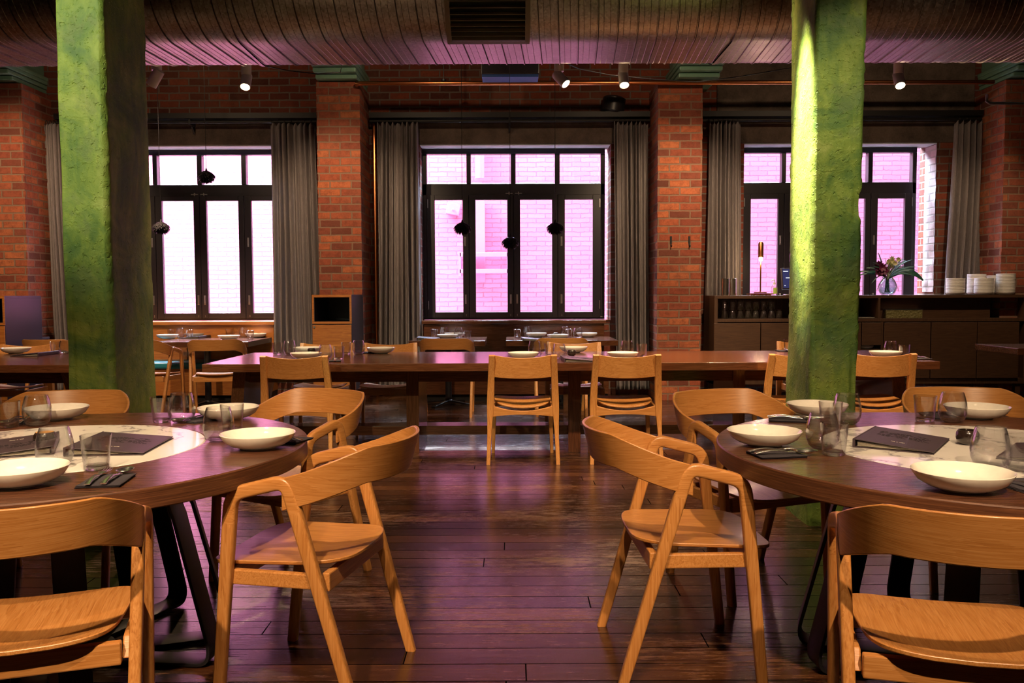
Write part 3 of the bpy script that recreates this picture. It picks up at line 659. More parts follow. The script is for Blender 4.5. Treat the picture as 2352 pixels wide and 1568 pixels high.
# thin sagging cables under the ceiling
def cable(pts, label, rad=0.006): tag(MB().tube(pts, rad, 6).build('cable', 'black_metal'), label, 'cable')
cable([aty(1270, 5, 9.0), aty(1290, 140, 9.0), aty(1330, 158, 9.1), aty(1400, 172, 9.2), aty(1500, 182, 9.3), aty(1600, 188, 9.3), aty(1700, 176, 9.2), aty(1850, 150, 9.0), aty(1870, 4, 9.0)], 'black cable sagging below the duct right of the middle lamp')
cable([aty(540, 17, 9.2), aty(600, 150, 9.2), aty(660, 162, 9.3), aty(730, 170, 9.4), aty(782, 166, 9.5), aty(790, 119, 9.5)], 'black cable sagging below the duct left of the middle pier')

# ---------------------------------------------------------------- curtain rods + curtains
RZ, RY = 3.40, 10.68
for i, (x0, x1, lb) in enumerate([(-5.6, -2.30, 'left'), (-1.74, 1.70, 'middle'), (2.27, 5.78, 'right')]):
    r = empty('curtain_rod', (0, RY, RZ)); tag(r, 'black iron curtain rod above the %s window' % lb, 'curtain rod')
    MB().tube([(x0, 0, 0), (x1, 0, 0)], 0.02, 12).build('rod', 'black_iron', r)
    MB().box(x0, x1, -0.05, 0.13, 0.035, 0.10).build('track', 'black_iron', r, smooth=0)  # black strip standing in for the dark shadow above the rod
    m = (x0+x1)/2
    bb = MB(); bb.box(m-0.012, m+0.012, -0.02, 0.16, -0.03, 0.04); bb.sweep([(m, 0.15, 0), (m, 0.13, -0.12), (m, 0.06, -0.04)], rprof(0.02, 0.012), side=(1, 0, 0)); bb.build('bracket', 'black_iron', r, smooth=0)
def curtain(xt0, xt1, xb0, xb1, zb, label, folds, seed, y=RY-0.0):
    r = empty('curtain', (0, 0, 0)); tag(r, label, 'curtain', 'grey linen curtains')
    rs = random.Random(seed); ph = [rs.random()*6.28 for _ in range(6)]
    zt = RZ-0.035; NU = folds*14; NV = 60
    def fn(u, v):
        z = zt+(zb-zt)*v
        e = v**1.5
        a, c = xt0+(xb0-xt0)*e, xt1+(xb1-xt1)*e
        uu = u+0.035*math.sin(6*u+ph[0]+1.6*v)+0.022*math.sin(14*u+ph[1]-1.1*v)
        x = a+(c-a)*(uu*0.94+0.03)
        am = 0.045+0.030*math.sin(9*u+ph[2]+v)+0.012*v
        d = math.sin(2*math.pi*folds*uu+ph[3]+0.5*math.sin(3*v+ph[4]))
        d = d*(1-0.25*abs(d))
        top = max(0, 1-v*16); zz = z+0.022*top*math.cos(2*math.pi*folds*uu+ph[3])
        return (x+0.006*math.sin(31*u+ph[5]), y+am*d+0.01*noise.noise((x*9, 0, z*1.3)), zz)
    b = MB(); b.grid(fn, NU, NV); o = b.build('cloth', 'curtain', r, smooth=80)
    sd = o.modifiers.new('solid', 'SOLIDIFY'); sd.thickness = 0.003
    n = max(4, folds-1)
    for k in range(n):
        x = xt0+(xt1-xt0)*(k+0.5)/n; b = MB()
        b.lathe([(0.024+0.004*math.cos(t), 0.004*math.sin(t)) for t in [2*math.pi*q/6 for q in range(6)]], 14, Matrix.Translation((x, RY, RZ)) @ Matrix.Rotation(math.pi/2, 4, 'Y'), closed=True)
        b.build('ring', 'black_iron', r)
def cx(px, y=RY): return (px-1176)*y/F
curtain(cx(626), cx(730), cx(622), cx(742), 0.30, 'grey curtain hanging left of the middle brick pier', 8, 1)
curtain(cx(872), cx(968), cx(862), cx(974), 0.08, 'grey curtain at the left of the middle window', 8, 2)
curtain(cx(1403), cx(1488), cx(1412), cx(1494), 0.08, 'grey curtain at the right of the middle window', 8, 3)
curtain(cx(1618), cx(1694), cx(1614), cx(1702), 0.35, 'dark curtain right of the right brick pier', 8, 4)
curtain(cx(2184), cx(2311), cx(2160), cx(2318), 0.35, 'grey curtain behind the bowl stacks on the sideboard', 9, 5)
curtain(cx(118), cx(152), cx(124), cx(170), 0.08, 'grey curtain seen in a narrow strip left of the left column', 5, 6)

# ---------------------------------------------------------------- feather pendants
def mk_pendant():
    r = empty('petal_pendant'); rs = random.Random(5)
    b = MB()
    for ring in range(9):
        el = math.radians(62-ring*15); n = int(12+24*math.cos(el))
        for k in range(n):
            az = 2*math.pi*(k+rs.random()*0.7)/n; e2 = el+rs.uniform(-.12, .12)
            d = Vector((math.cos(e2)*math.cos(az), math.cos(e2)*math.sin(az), math.sin(e2)))
            p0 = Vector((d.x*0.068, d.y*0.068, d.z*0.048)); L = rs.uniform(0.030, 0.046)
            dn = Vector((d.x*0.9+rs.uniform(-.25, .25), d.y*0.9+rs.uniform(-.25, .25), d.z*0.4-0.75)).normalized()
            s = Vector((-math.sin(az), math.cos(az), 0))*0.0085
            nrm = d*0.002
            p1 = p0+dn*L*0.6; p2 = p0+dn*L+Vector((0, 0, -0.008))
            b.add([p0-s, p0+s, p1+s*1.1, p1-s*1.1, p2, p0+nrm, p1+nrm*2], [(0, 1, 5), (1, 2, 6, 5), (3, 0, 5, 6), (2, 4, 6), (4, 3, 6), (0, 3, 2, 1), (3, 4, 2)])
    b.lathe([(0, 0.052), (0.03, 0.05), (0.055, 0.035), (0.068, 0.0), (0.055, -0.035), (0.03, -0.045), (0, -0.046)], 20)
    b.build('petals', 'feather', r, smooth=0)
    MB().lathe([(0, 0.085), (0.006, 0.08), (0.014, 0.052), (0, 0.05)], 10).build('cap', 'feather', r)
    MB().tube([(0, 0, 0.08), (0, 0, 2.6)], 0.0028, 5).build('cord', 'black_metal', r)
    return r
pend = Kind(mk_pendant); PY = 9.3
for px, py, lb in [(370, 521, 'dark petal pendant beside the left green column'), (474, 404, 'highest dark petal pendant, in the left window'), (1062, 522, 'leftmost of three dark petal pendants in the middle window'), (1172, 555, 'lowest, central dark petal pendant in the middle window'), (1275, 522, 'rightmost of three dark petal pendants in the middle window')]:
    q = aty(px, py, PY); o = pend(q, px*0.7, lb, 'pendant', 'petal pendants hanging on cords'); 
    top = TOPZ-q.z-0.02
    for ch in o.children:
        if ch.name.startswith('cord'): ch.scale = (1, 1, top/2.6)

# ================================================================ CHAIRS
def bez(p0, p1, p2, n=5):
    return [p0*(1-t)**2+p1*2*t*(1-t)+p2*t*t for t in [k/n for k in range(n+1)]]
def mk_armchair():
    r = empty('armchair')
    HW, YR, ZR, YF, ZF = 0.27, -0.048, 0.720, 0.135, 0.672
    for s in (-1, 1):
        rc, fc = Vector((s*HW, YR, ZR)), Vector((s*HW, YF, ZF))
        ff, rf = Vector((s*0.254, 0.205, 0)), Vector((s*0.254, -0.255, 0))
        R = 0.045
        rl = (rf-rc).normalized(); fl = (ff-fc).normalized(); ar = (fc-rc).normalized()
        pr = rprof(0.030, 0.043, 0.009)
        pts = [rc+rl*0.10] + bez(rc+rl*R, rc+Vector((0, 0, 0.002)), rc+ar*R, 6) + bez(fc-ar*R, fc, fc+fl*R, 6) + [fc+fl*0.09]
        MB().sweep(pts, pr, side=(1, 0, 0)).build('armrest', 'oak_y', r)
        for nm, a, e in (('front', fc+fl*0.0901, ff), ('rear', rc+rl*0.1001, rf)):
            n = 6; P = [a+(e-a)*k/n for k in range(n+1)]
            # square the foot to the floor
            b = MB(); b.sweep(P, pr, side=(1, 0, 0), scales=[(1, 1.0-0.16*(k/n)) for k in range(n+1)])
            for i in range(len(b.v)):
                if i >= len(pr)*n: b.v[i] = (b.v[i][0], b.v[i][1], 0.0)
            b.build('leg', 'oak_z', r)
    # bent plywood back band
    ctrl = [(0.262, -0.035), (0.268, -0.12), (0.245, -0.205), (0.19, -0.275), (0.10, -0.315), (0.0, -0.328)]
    half = [Vector((x, y)) for x, y in ctrl]; full = half + [Vector((-p.x, p.y)) for p in reversed(half[:-1])]
    def cr(u):
        n = len(full)-1; t = u*n; i = min(int(t), n-1); f = t-i
        g = lambda k: full[max(0, min(n, k))]
        p0, p1, p2, p3 = g(i-1), g(i), g(i+1), g(i+2)
        return 0.5*((2*p1)+(p2-p0)*f+(2*p0-5*p1+4*p2-p3)*f*f+(3*p1-p0-3*p2+p3)*f**3)
    TH = 0.011; NU, NV = 64, 7
    def band(inner):
        def fn(u, v):
            p = cr(u); q = cr(min(1, u+0.01))-cr(max(0, u-0.01)); nrm = Vector((q.y, -q.x)).normalized()
            if nrm.dot(p+Vector((0, 0.1))) < 0: nrm = -nrm
            k = math.sin(math.pi*u); k2 = min(1, k*1.25)
            zt = 0.728+0.095*k2**1.3; zb = 0.628+0.078*k2**1.2
            # rounded ends
            e = min(u, 1-u)
            z = zb+(zt-zb)*v
            out = 0.010+0.030*(v-0.5)*k2
            p2 = p+nrm*(out + (TH/2 if not inner else -TH/2))
            return Vector((p2.x, p2.y, z))
        return fn
    b = MB(); fo, fi = band(False), band(True)
    ring = [(fo, j/(NV-1)) for j in range(NV)] + [(fi, 1-j/(NV-1)) for j in range(NV)]
    m = len(ring); vs = [f(i/(NU-1), v) for i in range(NU) for f, v in ring]
    fs = [(i*m+k, i*m+(k+1) % m, (i+1)*m+(k+1) % m, (i+1)*m+k) for i in range(NU-1) for k in range(m)]
    fs += [tuple(range(m)), tuple((NU-1)*m+k for k in range(m))]
    b.v = [tuple(p) for p in vs]; b.f = fs; b.build('backrest', 'oak_band', r, bevel=0.003)
    make_seat(r, 0.245, 0.215, 0.262, -0.205)
    b = MB()
    b.box(-0.235, 0.235, 0.155, 0.180, 0.375, 0.432); b.box(-0.232, 0.232, -0.165, -0.140, 0.375, 0.432)
    for s in (-1, 1): b.hexa([(s*0.255, -0.15, 0.385), (s*0.232, -0.15, 0.385), (s*0.232, 0.165, 0.385), (s*0.255, 0.165, 0.385)], [(s*0.255, -0.12, 0.432), (s*0.232, -0.12, 0.432), (s*0.232, 0.165, 0.432), (s*0.255, 0.165, 0.432)])
    b.build('seat_frame', 'oak_x', r, smooth=0, bevel=0.004)
    return r
def make_seat(r, hwf, hwb, yf, yb, z0=0.448, dip=0.0):
    n = 60; TH = 0.013; b = MB(); NR = 9
    def edge(a):
        c, s = math.cos(a), math.sin(a); e = 0.42
        x = abs(c)**e*(1 if c > 0 else -1); y = abs(s)**e*(1 if s > 0 else -1)
        yy = (yf+yb)/2+(yf-yb)/2*y; hw = hwb+(hwf-hwb)*(y+1)/2
        return x*hw, yy
    def zz(x, y):
        t = (y-yb)/(yf-yb)
        if dip: return z0+0.016*(x/hwf)**2-0.006-dip*(1-(x/hwb)**2*0.8)*max(0.0, 1-t*1.7)**1.3
        return z0+0.022*(x/hwf)**2*(1-0.35*t)+0.020*(2*(0.45-t))**2*(1 if t < 0.45 else -0.35)-0.006
    def P(k, j, dz):
        x, y = edge(2*math.pi*k/n); cy = (yf+yb)/2; f = j/NR
        X, Y = x*f, cy+(y-cy)*f; return (X, Y, zz(X, Y)+dz)
    top = [(0, (yf+yb)/2, zz(0, (yf+yb)/2))]+[P(k, j, 0) for j in range(1, NR+1) for k in range(n)]
    N = len(top); bot = [(x*0.985, y, z-TH) for x, y, z in top]
    fs = [(0, 1+k, 1+(k+1) % n) for k in range(n)]
    for j in range(NR-1):
        for k in range(n): a = 1+j*n; fs.append((a+k, a+n+k, a+n+(k+1) % n, a+(k+1) % n))
    fs2 = [tuple(N+i for i in reversed(f)) for f in fs]
    a = 1+(NR-1)*n; side = [(a+k, N+a+k, N+a+(k+1) % n, a+(k+1) % n) for k in range(n)]
    b.v = top+bot; b.f = fs+fs2+side; return b.build('seat', 'oak_y', r, smooth=50, bevel=0.003)
def mk_sidechair():
    r = empty('side_chair')
    for s in (-1, 1):
        # rear upright: foot, seat height, top
        n = 10; P = []; sc = []
        for k in range(n+1):
            t = k/n; z = 0.82*t
            y = -0.262+0.075*math.sin(math.pi*min(1, z/0.9))-0.02*max(0, z-0.45)/0.37*1.2
            x = s*(0.262-0.030*t)
            wd = 0.62+0.55*math.exp(-((z-0.47)/0.16)**2) if z < 0.47 else 1.17-0.25*(z-0.47)/0.35
            P.append((x, y, z)); sc.append((wd, 0.75+0.35*math.exp(-((z-0.47)/0.25)**2)))
        b = MB(); b.sweep(P, rprof(0.047, 0.040, 0.004), side=(1, 0, 0), scales=sc); 
        for i in range(len(b.v)):
            if i < 16: b.v[i] = (b.v[i][0], b.v[i][1], 0.0)
        b.build('rear_post', 'oak_z', r)
        P = [(s*0.222, 0.185, 0.435), (s*0.236, 0.215, 0.0)]
        b = MB(); b.sweep([Vector(P[0])+(Vector(P[1])-Vector(P[0]))*k/4 for k in range(5)], rprof(0.034, 0.034, 0.005), side=(1, 0, 0), scales=[(1.1-0.35*k/4,)*2 for k in range(5)])
        for i in range(64, len(b.v)): b.v[i] = (b.v[i][0], b.v[i][1], 0.0)
        b.build('leg', 'oak_z', r)
    # curved back panel
    b = MB(); NU, NV = 30, 9; TH = 0.011
    def fn(u, v, off):
        x = -0.222+0.444*u; c = 1-(x/0.222)**2
        zt = 0.824-0.022*c; zb = 0.655-0.010*c
        z = zb+(zt-zb)*v; y = -0.232-0.045*c-0.020*(v)+off
        return (x, y, z)
    ring = [(0, j/(NV-1)) for j in range(NV)]+[(TH, 1-j/(NV-1)) for j in range(NV)]; m = len(ring)
    b.v = [fn(i/(NU-1), v, o) for i in range(NU) for o, v in ring]
    b.f = [(i*m+k, i*m+(k+1) % m, (i+1)*m+(k+1) % m, (i+1)*m+k) for i in range(NU-1) for k in range(m)]+[tuple(range(m)), tuple((NU-1)*m+k for k in range(m))]
    b.build('backrest', 'oak_x', r, bevel=0.003)
    make_seat(r, 0.232, 0.208, 0.235, -0.212, 0.460, 0.027)
    b = MB(); b.box(-0.215, 0.215, 0.165, 0.190, 0.380, 0.438)
    for s in (-1, 1): b.box(s*0.222-0.011, s*0.222+0.011, -0.20, 0.175, 0.380, 0.438)
    rail = [(-0.232+0.464*k/16) for k in range(17)]
    rz = lambda x: (0.352+0.016*(1-(x/0.232)**2), 0.436-0.040*(1-(x/0.232)**2))
    b.grid(lambda u, v: (rail[round(u*16)], (-0.205, -0.180, -0.180, -0.205, -0.205)[round(v*4)], rz(rail[round(u*16)])[(0, 0, 1, 1, 0)[round(v*4)]]), 17, 5)
    b.build('seat_frame', 'oak_x', r, smooth=0, bevel=0.005)
    return r
armchair = Kind(mk_armchair); sidechair = Kind(mk_sidechair)
GA = 'oak armchairs with bent backs round the round tables'
for x, y, w, lb in [
    (-0.671, 2.828, 1.36, 'oak armchair right of the left round table, nearest the open floor'),
    (0.605, 3.001, -1.537, 'oak armchair left of the right round table, seen from the side'),
    (1.086, 2.065, -0.256, 'oak armchair at the bottom right corner, back to the viewer'),
    (-1.231, 2.139, 0.311, 'oak armchair at the bottom left corner, back to the viewer'),
    (1.054, 3.738, -2.749, 'oak armchair behind the right round table, beside the right green column'),
    (-1.024, 3.837, 2.611, 'oak armchair at the back right of the left round table'),
    (-2.05, 3.80, 3.32, 'oak armchair behind the left round table, below the left green column'),
    (2.08, 3.78, 3.02, 'oak armchair at the far side of the right round table, right edge')]:
    armchair((x, y, 0), w, lb, 'chair', GA)
GW = 'oak armchairs at the wall tables'
for px, w, lb, y in [(1023, 0.0, 'oak armchair with its back to us at the left of the two middle window tables', 9.10), (1291, 0.0, 'oak armchair, back to us, at the wider table before the middle window', 9.12),
                     (478, 0.22, 'oak armchair at the wall table just right of the left column, turned a little', 9.05), (318, -0.15, 'oak armchair mostly hidden by the left green column', 9.10), (100, 0.0, 'oak armchair at the wall left of the left column', 9.2)]:
    armchair(((px-1176)*(y-0.28)/F, y, 0), w, lb, 'chair', GW)
GS = 'oak side chairs at the long table'
YS = 6.64
for px, lb in [(674, 'oak side chair at the near side of the long table, leftmost'), (1201, 'oak side chair at the near side of the long table, left of the middle pair'), (1441, 'oak side chair at the near side of the long table, right of the middle pair'),
               (1846, 'oak side chair mostly hidden by the left of the right green column'), (2029, 'oak side chair right of the right green column at the long table')]:
    sidechair(((px-1176)*(YS-0.26)/F, YS, 0), 0.0, lb, 'chair', GS)
YB = 7.78
for px, lb in [(752, 'oak side chair facing us across the long table, leftmost, behind glasses'), (896, 'oak side chair facing us across the long table behind a lone bowl'), (1318, 'oak side chair facing us across the long table, right of centre'), (1846, 'oak side chair facing us behind the right green column')]:
    sidechair(((px-1176)*(YB+0.27)/F, YB, 0), math.pi, lb, 'chair', 'oak side chairs on the far side of the long table')
sidechair(((62-1176)*(YB+0.27)/F, YB, 0), math.pi, 'oak side chair on the far side of the dining table at the left edge', 'chair')

# ================================================================ TABLES
def round_table(cx_, cy_, angs, label):
    r = empty('round_table', (cx_, cy_, 0)); tag(r, label, 'table', 'round dining tables')
    R, TH = 0.882, 0.062; b = MB()
    b.lathe([(0.522, 0.750), (R-0.004, 0.750), (R, 0.746), (R, 0.75-TH+0.004), (R-0.004, 0.75-TH), (0.522, 0.75-TH)], 128, closed=True); tt = b.build('tabletop', ['table_oak', 'table_edge'], r, smooth=30)
    for p in tt.data.polygons: p.material_index = 1 if abs(p.normal.z) < 0.9 else 0
    b = MB(); b.lathe([(0, 0.7505), (0.516, 0.7505), (0.520, 0.747), (0.520, 0.70), (0, 0.70)], 128); tag(b.build('marble_centre', 'marble', r, smooth=30), 'white marble disc let into the top')
    MB().lathe([(0, 0.688), (0.52, 0.688), (0.52, 0.676), (0, 0.676)], 48).build('top_plate', 'black_metal', r, smooth=30)
    for a in angs:
        a = math.radians(a); d = Vector((math.cos(a), math.sin(a), 0)); s = Vector((-d.y, d.x, 0))
        Z = lambda rr, z: d*rr+Vector((0, 0, z))
        pts = [Z(0.30, 0.670)]+bez(Z(0.40, 0.670), Z(0.445, 0.670), Z(0.447, 0.63), 4)+bez(Z(0.45, 0.60), Z(0.452, 0.56), Z(0.47, 0.52), 4)+bez(Z(0.575, 0.10), Z(0.60, 0.010), Z(0.54, 0.010), 7)+[Z(0.10, 0.010)]
        MB().sweep(pts, rprof(0.092, 0.012, 0.002), side=s).build('leg', 'black_metal', r, smooth=40)
    MB().lathe([(0, 0.002), (0.20, 0.002), (0.20, 0.016), (0, 0.016)], 32).build('hub_plate', 'black_metal', r, smooth=30)
    return r
round_table(-1.622, 2.969, [-5, 19, -56, -78, 67, 89, 139, 161, 211, 233], 'round dark oak table with white marble centre, at the left')
round_table(1.601, 2.894, [185, 161, 236, 258, 113, 91, 41, 19, -31, -53], 'round dark oak table with pale marble centre, at the right')

def long_table(x0, x1, legs, label, group=None, sl=True, sr=True):
    y0, y1 = 6.53, 7.83; r = empty('long_table', ((x0+x1)/2, (y0+y1)/2, 0)); tag(r, label, 'table', group)
    o = Vector(r.location)
    def B(b, nm, m, **k):
        b.v = [(v[0]-o.x, v[1]-o.y, v[2]) for v in b.v]; return b.build(nm, m, r, **k)
    B(MB().box(x0, x1, y0, y1, 0.688, 0.75), 'tabletop', 'dark_x', smooth=0, bevel=0.004)
    B(MB().box(x0+0.2, x1-0.2, y0+0.34, y0+0.37, 0.575, 0.688).box(x0+0.2, x1-0.2, y1-0.37, y1-0.34, 0.575, 0.688), 'apron', 'dark_x', smooth=0)
    for lx, kind in legs:
        b = MB(); ya, yb = y0+0.32, y1-0.32; wd = 0.05
        dx = {-1: -0.11, 0: 0, 1: 0.11}[kind]
        if kind: b.hexa([(lx-wd+dx, ya, 0), (lx+wd+dx, ya, 0), (lx+wd+dx, yb, 0), (lx-wd+dx, yb, 0)], [(lx-wd, ya-0.14, 0.688), (lx+wd, ya-0.14, 0.688), (lx+wd, yb+0.14, 0.688), (lx-wd, yb+0.14, 0.688)])
        else: b.box(lx-wd, lx+wd, ya, yb, 0, 0.688)
        B(b, 'leg', 'dark_z', smooth=0, bevel=0.003)
    if len(legs) > 2:
        lo = min(l[0] for l in legs); hi = max(l[0] for l in legs)
        B(MB().box(lo, hi, y0+0.42, y0+0.62, 0.13, 0.205), 'footrail', 'dark_x', smooth=0, bevel=0.003)
    return r
long_table(-2.37, 3.27, [(-2.14, -1), (-0.80, 0), (0.50, 0), (1.82, 0), (3.03, 1)], 'very long dark oak communal table across the middle of the room')
long_table(-7.6, -3.30, [(-3.50, 1), (-5.6, 0)], 'dark oak table at the left edge running behind the left column')

def wall_table(px0, px1, yf, yb, label, basex=None):
    x0, x1 = (px0-1176)*yf/F, (px1-1176)*yf/F; r = empty('bistro_table', ((x0+x1)/2, (yf+yb)/2, 0)); tag(r, label, 'table', 'small oak tables along the windows')
    hx, hy = (x1-x0)/2, (yb-yf)/2
    MB().box(-hx, hx, -hy, hy, 0.688, 0.75).build('tabletop', 'dark_x', r, smooth=0, bevel=0.004)
    py_ = -0.27 if yf > 9 else 0.0
    MB().lathe([(0, 0), (0.055, 0.0), (0.055, 0.02), (0.036, 0.035), (0.036, 0.66), (0.10, 0.67), (0.10, 0.687), (0, 0.687)], 20, Matrix.Translation((0, py_, 0.03))@Matrix.Scale(0.957, 4, (0, 0, 1))).build('pedestal', 'black_metal', r)
    for k in range(4):
        a = math.radians(45+90*k)+0.3; MB().sweep([(0.03*math.cos(a), py_+0.03*math.sin(a), 0.05), (0.28*math.cos(a), py_+0.28*math.sin(a), 0.018), (0.33*math.cos(a), py_+0.33*math.sin(a), 0.009)], rprof(0.05, 0.016, 0.005), side=(-math.sin(a), math.cos(a), 0)).build('foot', 'black_metal', r)
    return r
TY0, TY1 = 9.66, 10.62
wall_table(938, 1114, TY0, TY1, 'small oak table in front of the left half of the middle window')
wall_table(1162, 1420, TY0, TY1, 'wider small oak table in front of the right half of the middle window')
wall_table(350, 569, TY0, TY1, 'small oak table below the left window, right of the left column')
wall_table(88, 250, TY0, TY1, 'small oak table at the wall left of the left column')

wall_table(2341, 2560, 8.0, 8.75, 'corner of a small oak table at the right edge before the sideboard')

# ---------------------------------------------------------------- banquettes
def banquette(x0, x1, label, wd):
    r = empty('banquette', ((x0+x1)/2, 10.5, 0)); tag(r, label, 'bench', 'built-in window banquettes'); h = (x1-x0)/2
    MB().box(-h, h, 0.18, 0.33, 0.47, 0.905).build('back_panel', wd, r, smooth=0, bevel=0.004)
    MB().box(-h-0.02, h+0.02, 0.14, 0.33, 0.905, 0.946).build('cap_board', wd, r, smooth=0, bevel=0.004)
    MB().box(-h, h, -0.32, 0.33, 0.08, 0.40).build('base_panel', wd, r, smooth=0, bevel=0.004)
    MB().box(-h, h, -0.26, 0.30, 0.0, 0.08).build('plinth', 'black_iron', r, smooth=0)
    MB().box(-h+0.01, h-0.01, -0.36, 0.18, 0.40, 0.475).build('cushion', 'cushion', r, smooth=0, bevel=0.022)
banquette(-5.35, -2.97, 'honey oak window bench with teal leather cushion, at the left window', 'honey_x')
banquette(-1.10, 1.15, 'dark oak window bench with teal cushion below the middle window', 'dark_x')

for i, (a, c) in enumerate(openings[:2]): st(MB().box(a+0.003, c-0.003, WALLY-0.01, GLY-0.02, 0.931, 0.946).build('trim_%d' % (8+i), ('honey_x', 'dark_x')[i], smooth=0), ('honey oak sill board of the left window', 'dark oak sill board of the middle window')[i], 'sill')
# ---------------------------------------------------------------- waiter cabinets
def station(x0, x1, label):
    y0, y1 = 9.45, 10.19; r = empty('waiter_cabinet', ((x0+x1)/2, (y0+y1)/2, 0)); tag(r, label, 'cabinet', 'waiter cabinets against the brick piers')
    h = (x1-x0)/2; d = (y1-y0)/2; t = 0.028; Z = 1.275
    b = MB(); b.box(-h, h, -d, d, Z-t, Z); b.box(-h, -h+t, -d, d, 0, Z-t); b.box(h-t, h, -d, d, 0, Z-t); b.box(-h+t, h-t, -d, d, 0.955, 0.98); b.box(-h+t, h-t, d-0.02, d, 0.06, Z-t); b.box(-h+t, h-t, -d+0.03, d-0.02, 0.05, 0.08)
    b.build('body', 'frame', r, smooth=0, bevel=0.002)
    b = MB(); f = -d-0.004
    b.box(-h, h, f, f+0.01, Z-0.028, Z); b.box(-h, -h+0.022, f, f+0.01, 0.975, Z-0.028); b.box(h-0.022, h, f, f+0.01, 0.975, Z-0.028); b.box(-h, h, f, f+0.01, 0.955, 0.98)
    b.build('face_frame', 'honey_x', r, smooth=0)
    for z0, z1 in ((0.70, 0.945), (0.44, 0.69), (0.08, 0.43)):
        o = MB().box(-h+0.003, h-0.003, -d-0.012, -d+0.015, z0, z1).build('drawer', 'honey_x', r, smooth=0, bevel=0.002)
        if z0 > 0.6: MB().box(-h+0.015, -h+0.035, -d-0.022, -d-0.010, z1-0.035, z1-0.015).build('catch', 'silver', o, smooth=0)
station(-2.20, -1.765, 'dark cabinet with open niche against the brick pier left of the middle window')
station(-6.10, -5.585, 'dark cabinet with an open niche at the left edge of the picture')

# ---------------------------------------------------------------- sideboard
SX0, SX1, SY0, SY1 = 2.372, 6.05, 10.05, 10.58
r = empty('sideboard', ((SX0+SX1)/2, (SY0+SY1)/2, 0)); tag(r, 'long dark walnut sideboard below the right window', 'sideboard')
o = Vector(r.location)
def SB(nm, m, *boxes, parent=None, bevel=0.002):
    b = MB()
    for x0, x1, y0, y1, z0, z1 in boxes: b.box(x0-o.x, x1-o.x, y0-o.y, y1-o.y, z0, z1)
    return b.build(nm, m, parent or r, smooth=0, bevel=bevel)
ST = 1.246
SB('top', 'walnut_x', (SX0, SX1, SY0, SY1, ST-0.035, ST))
def X(px): return (px-1176)*SY0/F
SB('body', 'walnut_z', (SX0, SX0+0.04, SY0, SY1, 0.2, ST-0.035), (SX1-0.04, SX1, SY0, SY1, 0.2, ST-0.035), (X(2017), X(2022), SY0, SY1, 0.97, ST-0.035), (SX0+0.04, SX1-0.04, SY0, SY1, 0.935, 0.972), (SX0+0.04, SX1-0.04, SY1-0.02, SY1, 0.2, 0.935), (SX0+0.04, SX1-0.04, SY1-0.02, SY1, 0.972, ST-0.035), (SX0, SX1, SY0+0.01, SY1, 0.20, 0.262), (X(1980), X(2025), SY0+0.02, SY1, 0.60, 0.612), (X(2025), X(2030), SY0+0.004, SY1, 0.262, 0.935))
SB('niche_panel', 'walnut_x', (X(2022), X(2285), SY0+0.10, SY0+0.12, 0.972, ST-0.035))
for a, c in ((1640, 1746.5), (1748.5, 1860), (1861, 1978), (2031, 2137.5), (2139.5, 2244), (2246, 2341)):
    SB('door', 'walnut_x', (X(a), X(c), SY0-0.012, SY0+0.01, 0.268, 0.925), bevel=0.003)
SB('drawer', 'walnut_x', (X(1980), X(2024), SY0-0.01, SY0+0.012, 0.66, 0.925), bevel=0.003)
for lx in (SX0+0.05, X(2010), SX1-0.11):
    for ly in (SY0+0.03, SY1-0.09): SB('leg', 'walnut_z', (lx, lx+0.06, ly, ly+0.06, 0, 0.2))

# ================================================================ TABLEWARE
def mk_plate():
    b = MB(); b.lathe([(0, 0.010), (0.045, 0.010), (0.075, 0.013), (0.105, 0.024), (0.128, 0.043), (0.1345, 0.0535), (0.1365, 0.0545), (0.138, 0.0530), (0.1355, 0.046), (0.122, 0.026), (0.098, 0.011), (0.072, 0.0045), (0.066, 0.0045), (0.066, 0.0), (0.058, 0.0), (0.058, 0.004), (0, 0.004)], 64)
    b.v = [(x*0.925, y*0.925, z*0.95) for x, y, z in b.v]; return b.build('bowl', 'ceramic', smooth=60)
plate = Kind(mk_plate)
def mk_wine():
    out = [(0, 0.0005), (0.022, 0.0), (0.030, 0.002), (0.040, 0.011), (0.0475, 0.030), (0.0490, 0.050), (0.0465, 0.072), (0.0410, 0.095), (0.0365, 0.108)]
    inn = [(0.0352, 0.108), (0.0397, 0.095), (0.0450, 0.072), (0.0474, 0.050), (0.0458, 0.031), (0.0380, 0.015), (0.026, 0.0085), (0, 0.0075)]
    k = 1.13; r = empty('wine_glass')
    MB().lathe([(x*k, z*k) for x, z in out+[(0.0360, 0.1086)]+inn], 48).build('glass_body', 'glass', r, smooth=60)
    MB().lathe([(x*k, z*k) for x, z in [(0, 0.0012), (0.020, 0.0010), (0.029, 0.003), (0.036, 0.009), (0.026, 0.0078), (0, 0.0070)]], 36).build('glass_base', 'solid_glass', r, smooth=60)
    return r
wine = Kind(mk_wine)
def mk_tumbler():
    out = [(0, 0.0), (0.0285, 0.0), (0.0305, 0.003), (0.0385, 0.090)]
    inn = [(0.0365, 0.090), (0.0290, 0.014), (0.025, 0.010), (0, 0.009)]
    k = 1.17; r = empty('tumbler')
    MB().lathe([(x*k, z*k) for x, z in out+[(0.0375, 0.0906)]+inn], 40).build('glass_body', 'glass', r, smooth=50)
    MB().lathe([(x*k, z*k) for x, z in [(0, 0.0008), (0.028, 0.0008), (0.0300, 0.003), (0.0305, 0.011), (0.027, 0.0125), (0.022, 0.0092), (0, 0.0085)]], 36).build('glass_base', 'solid_glass', r, smooth=40)
    return r
tumbler = Kind(mk_tumbler)
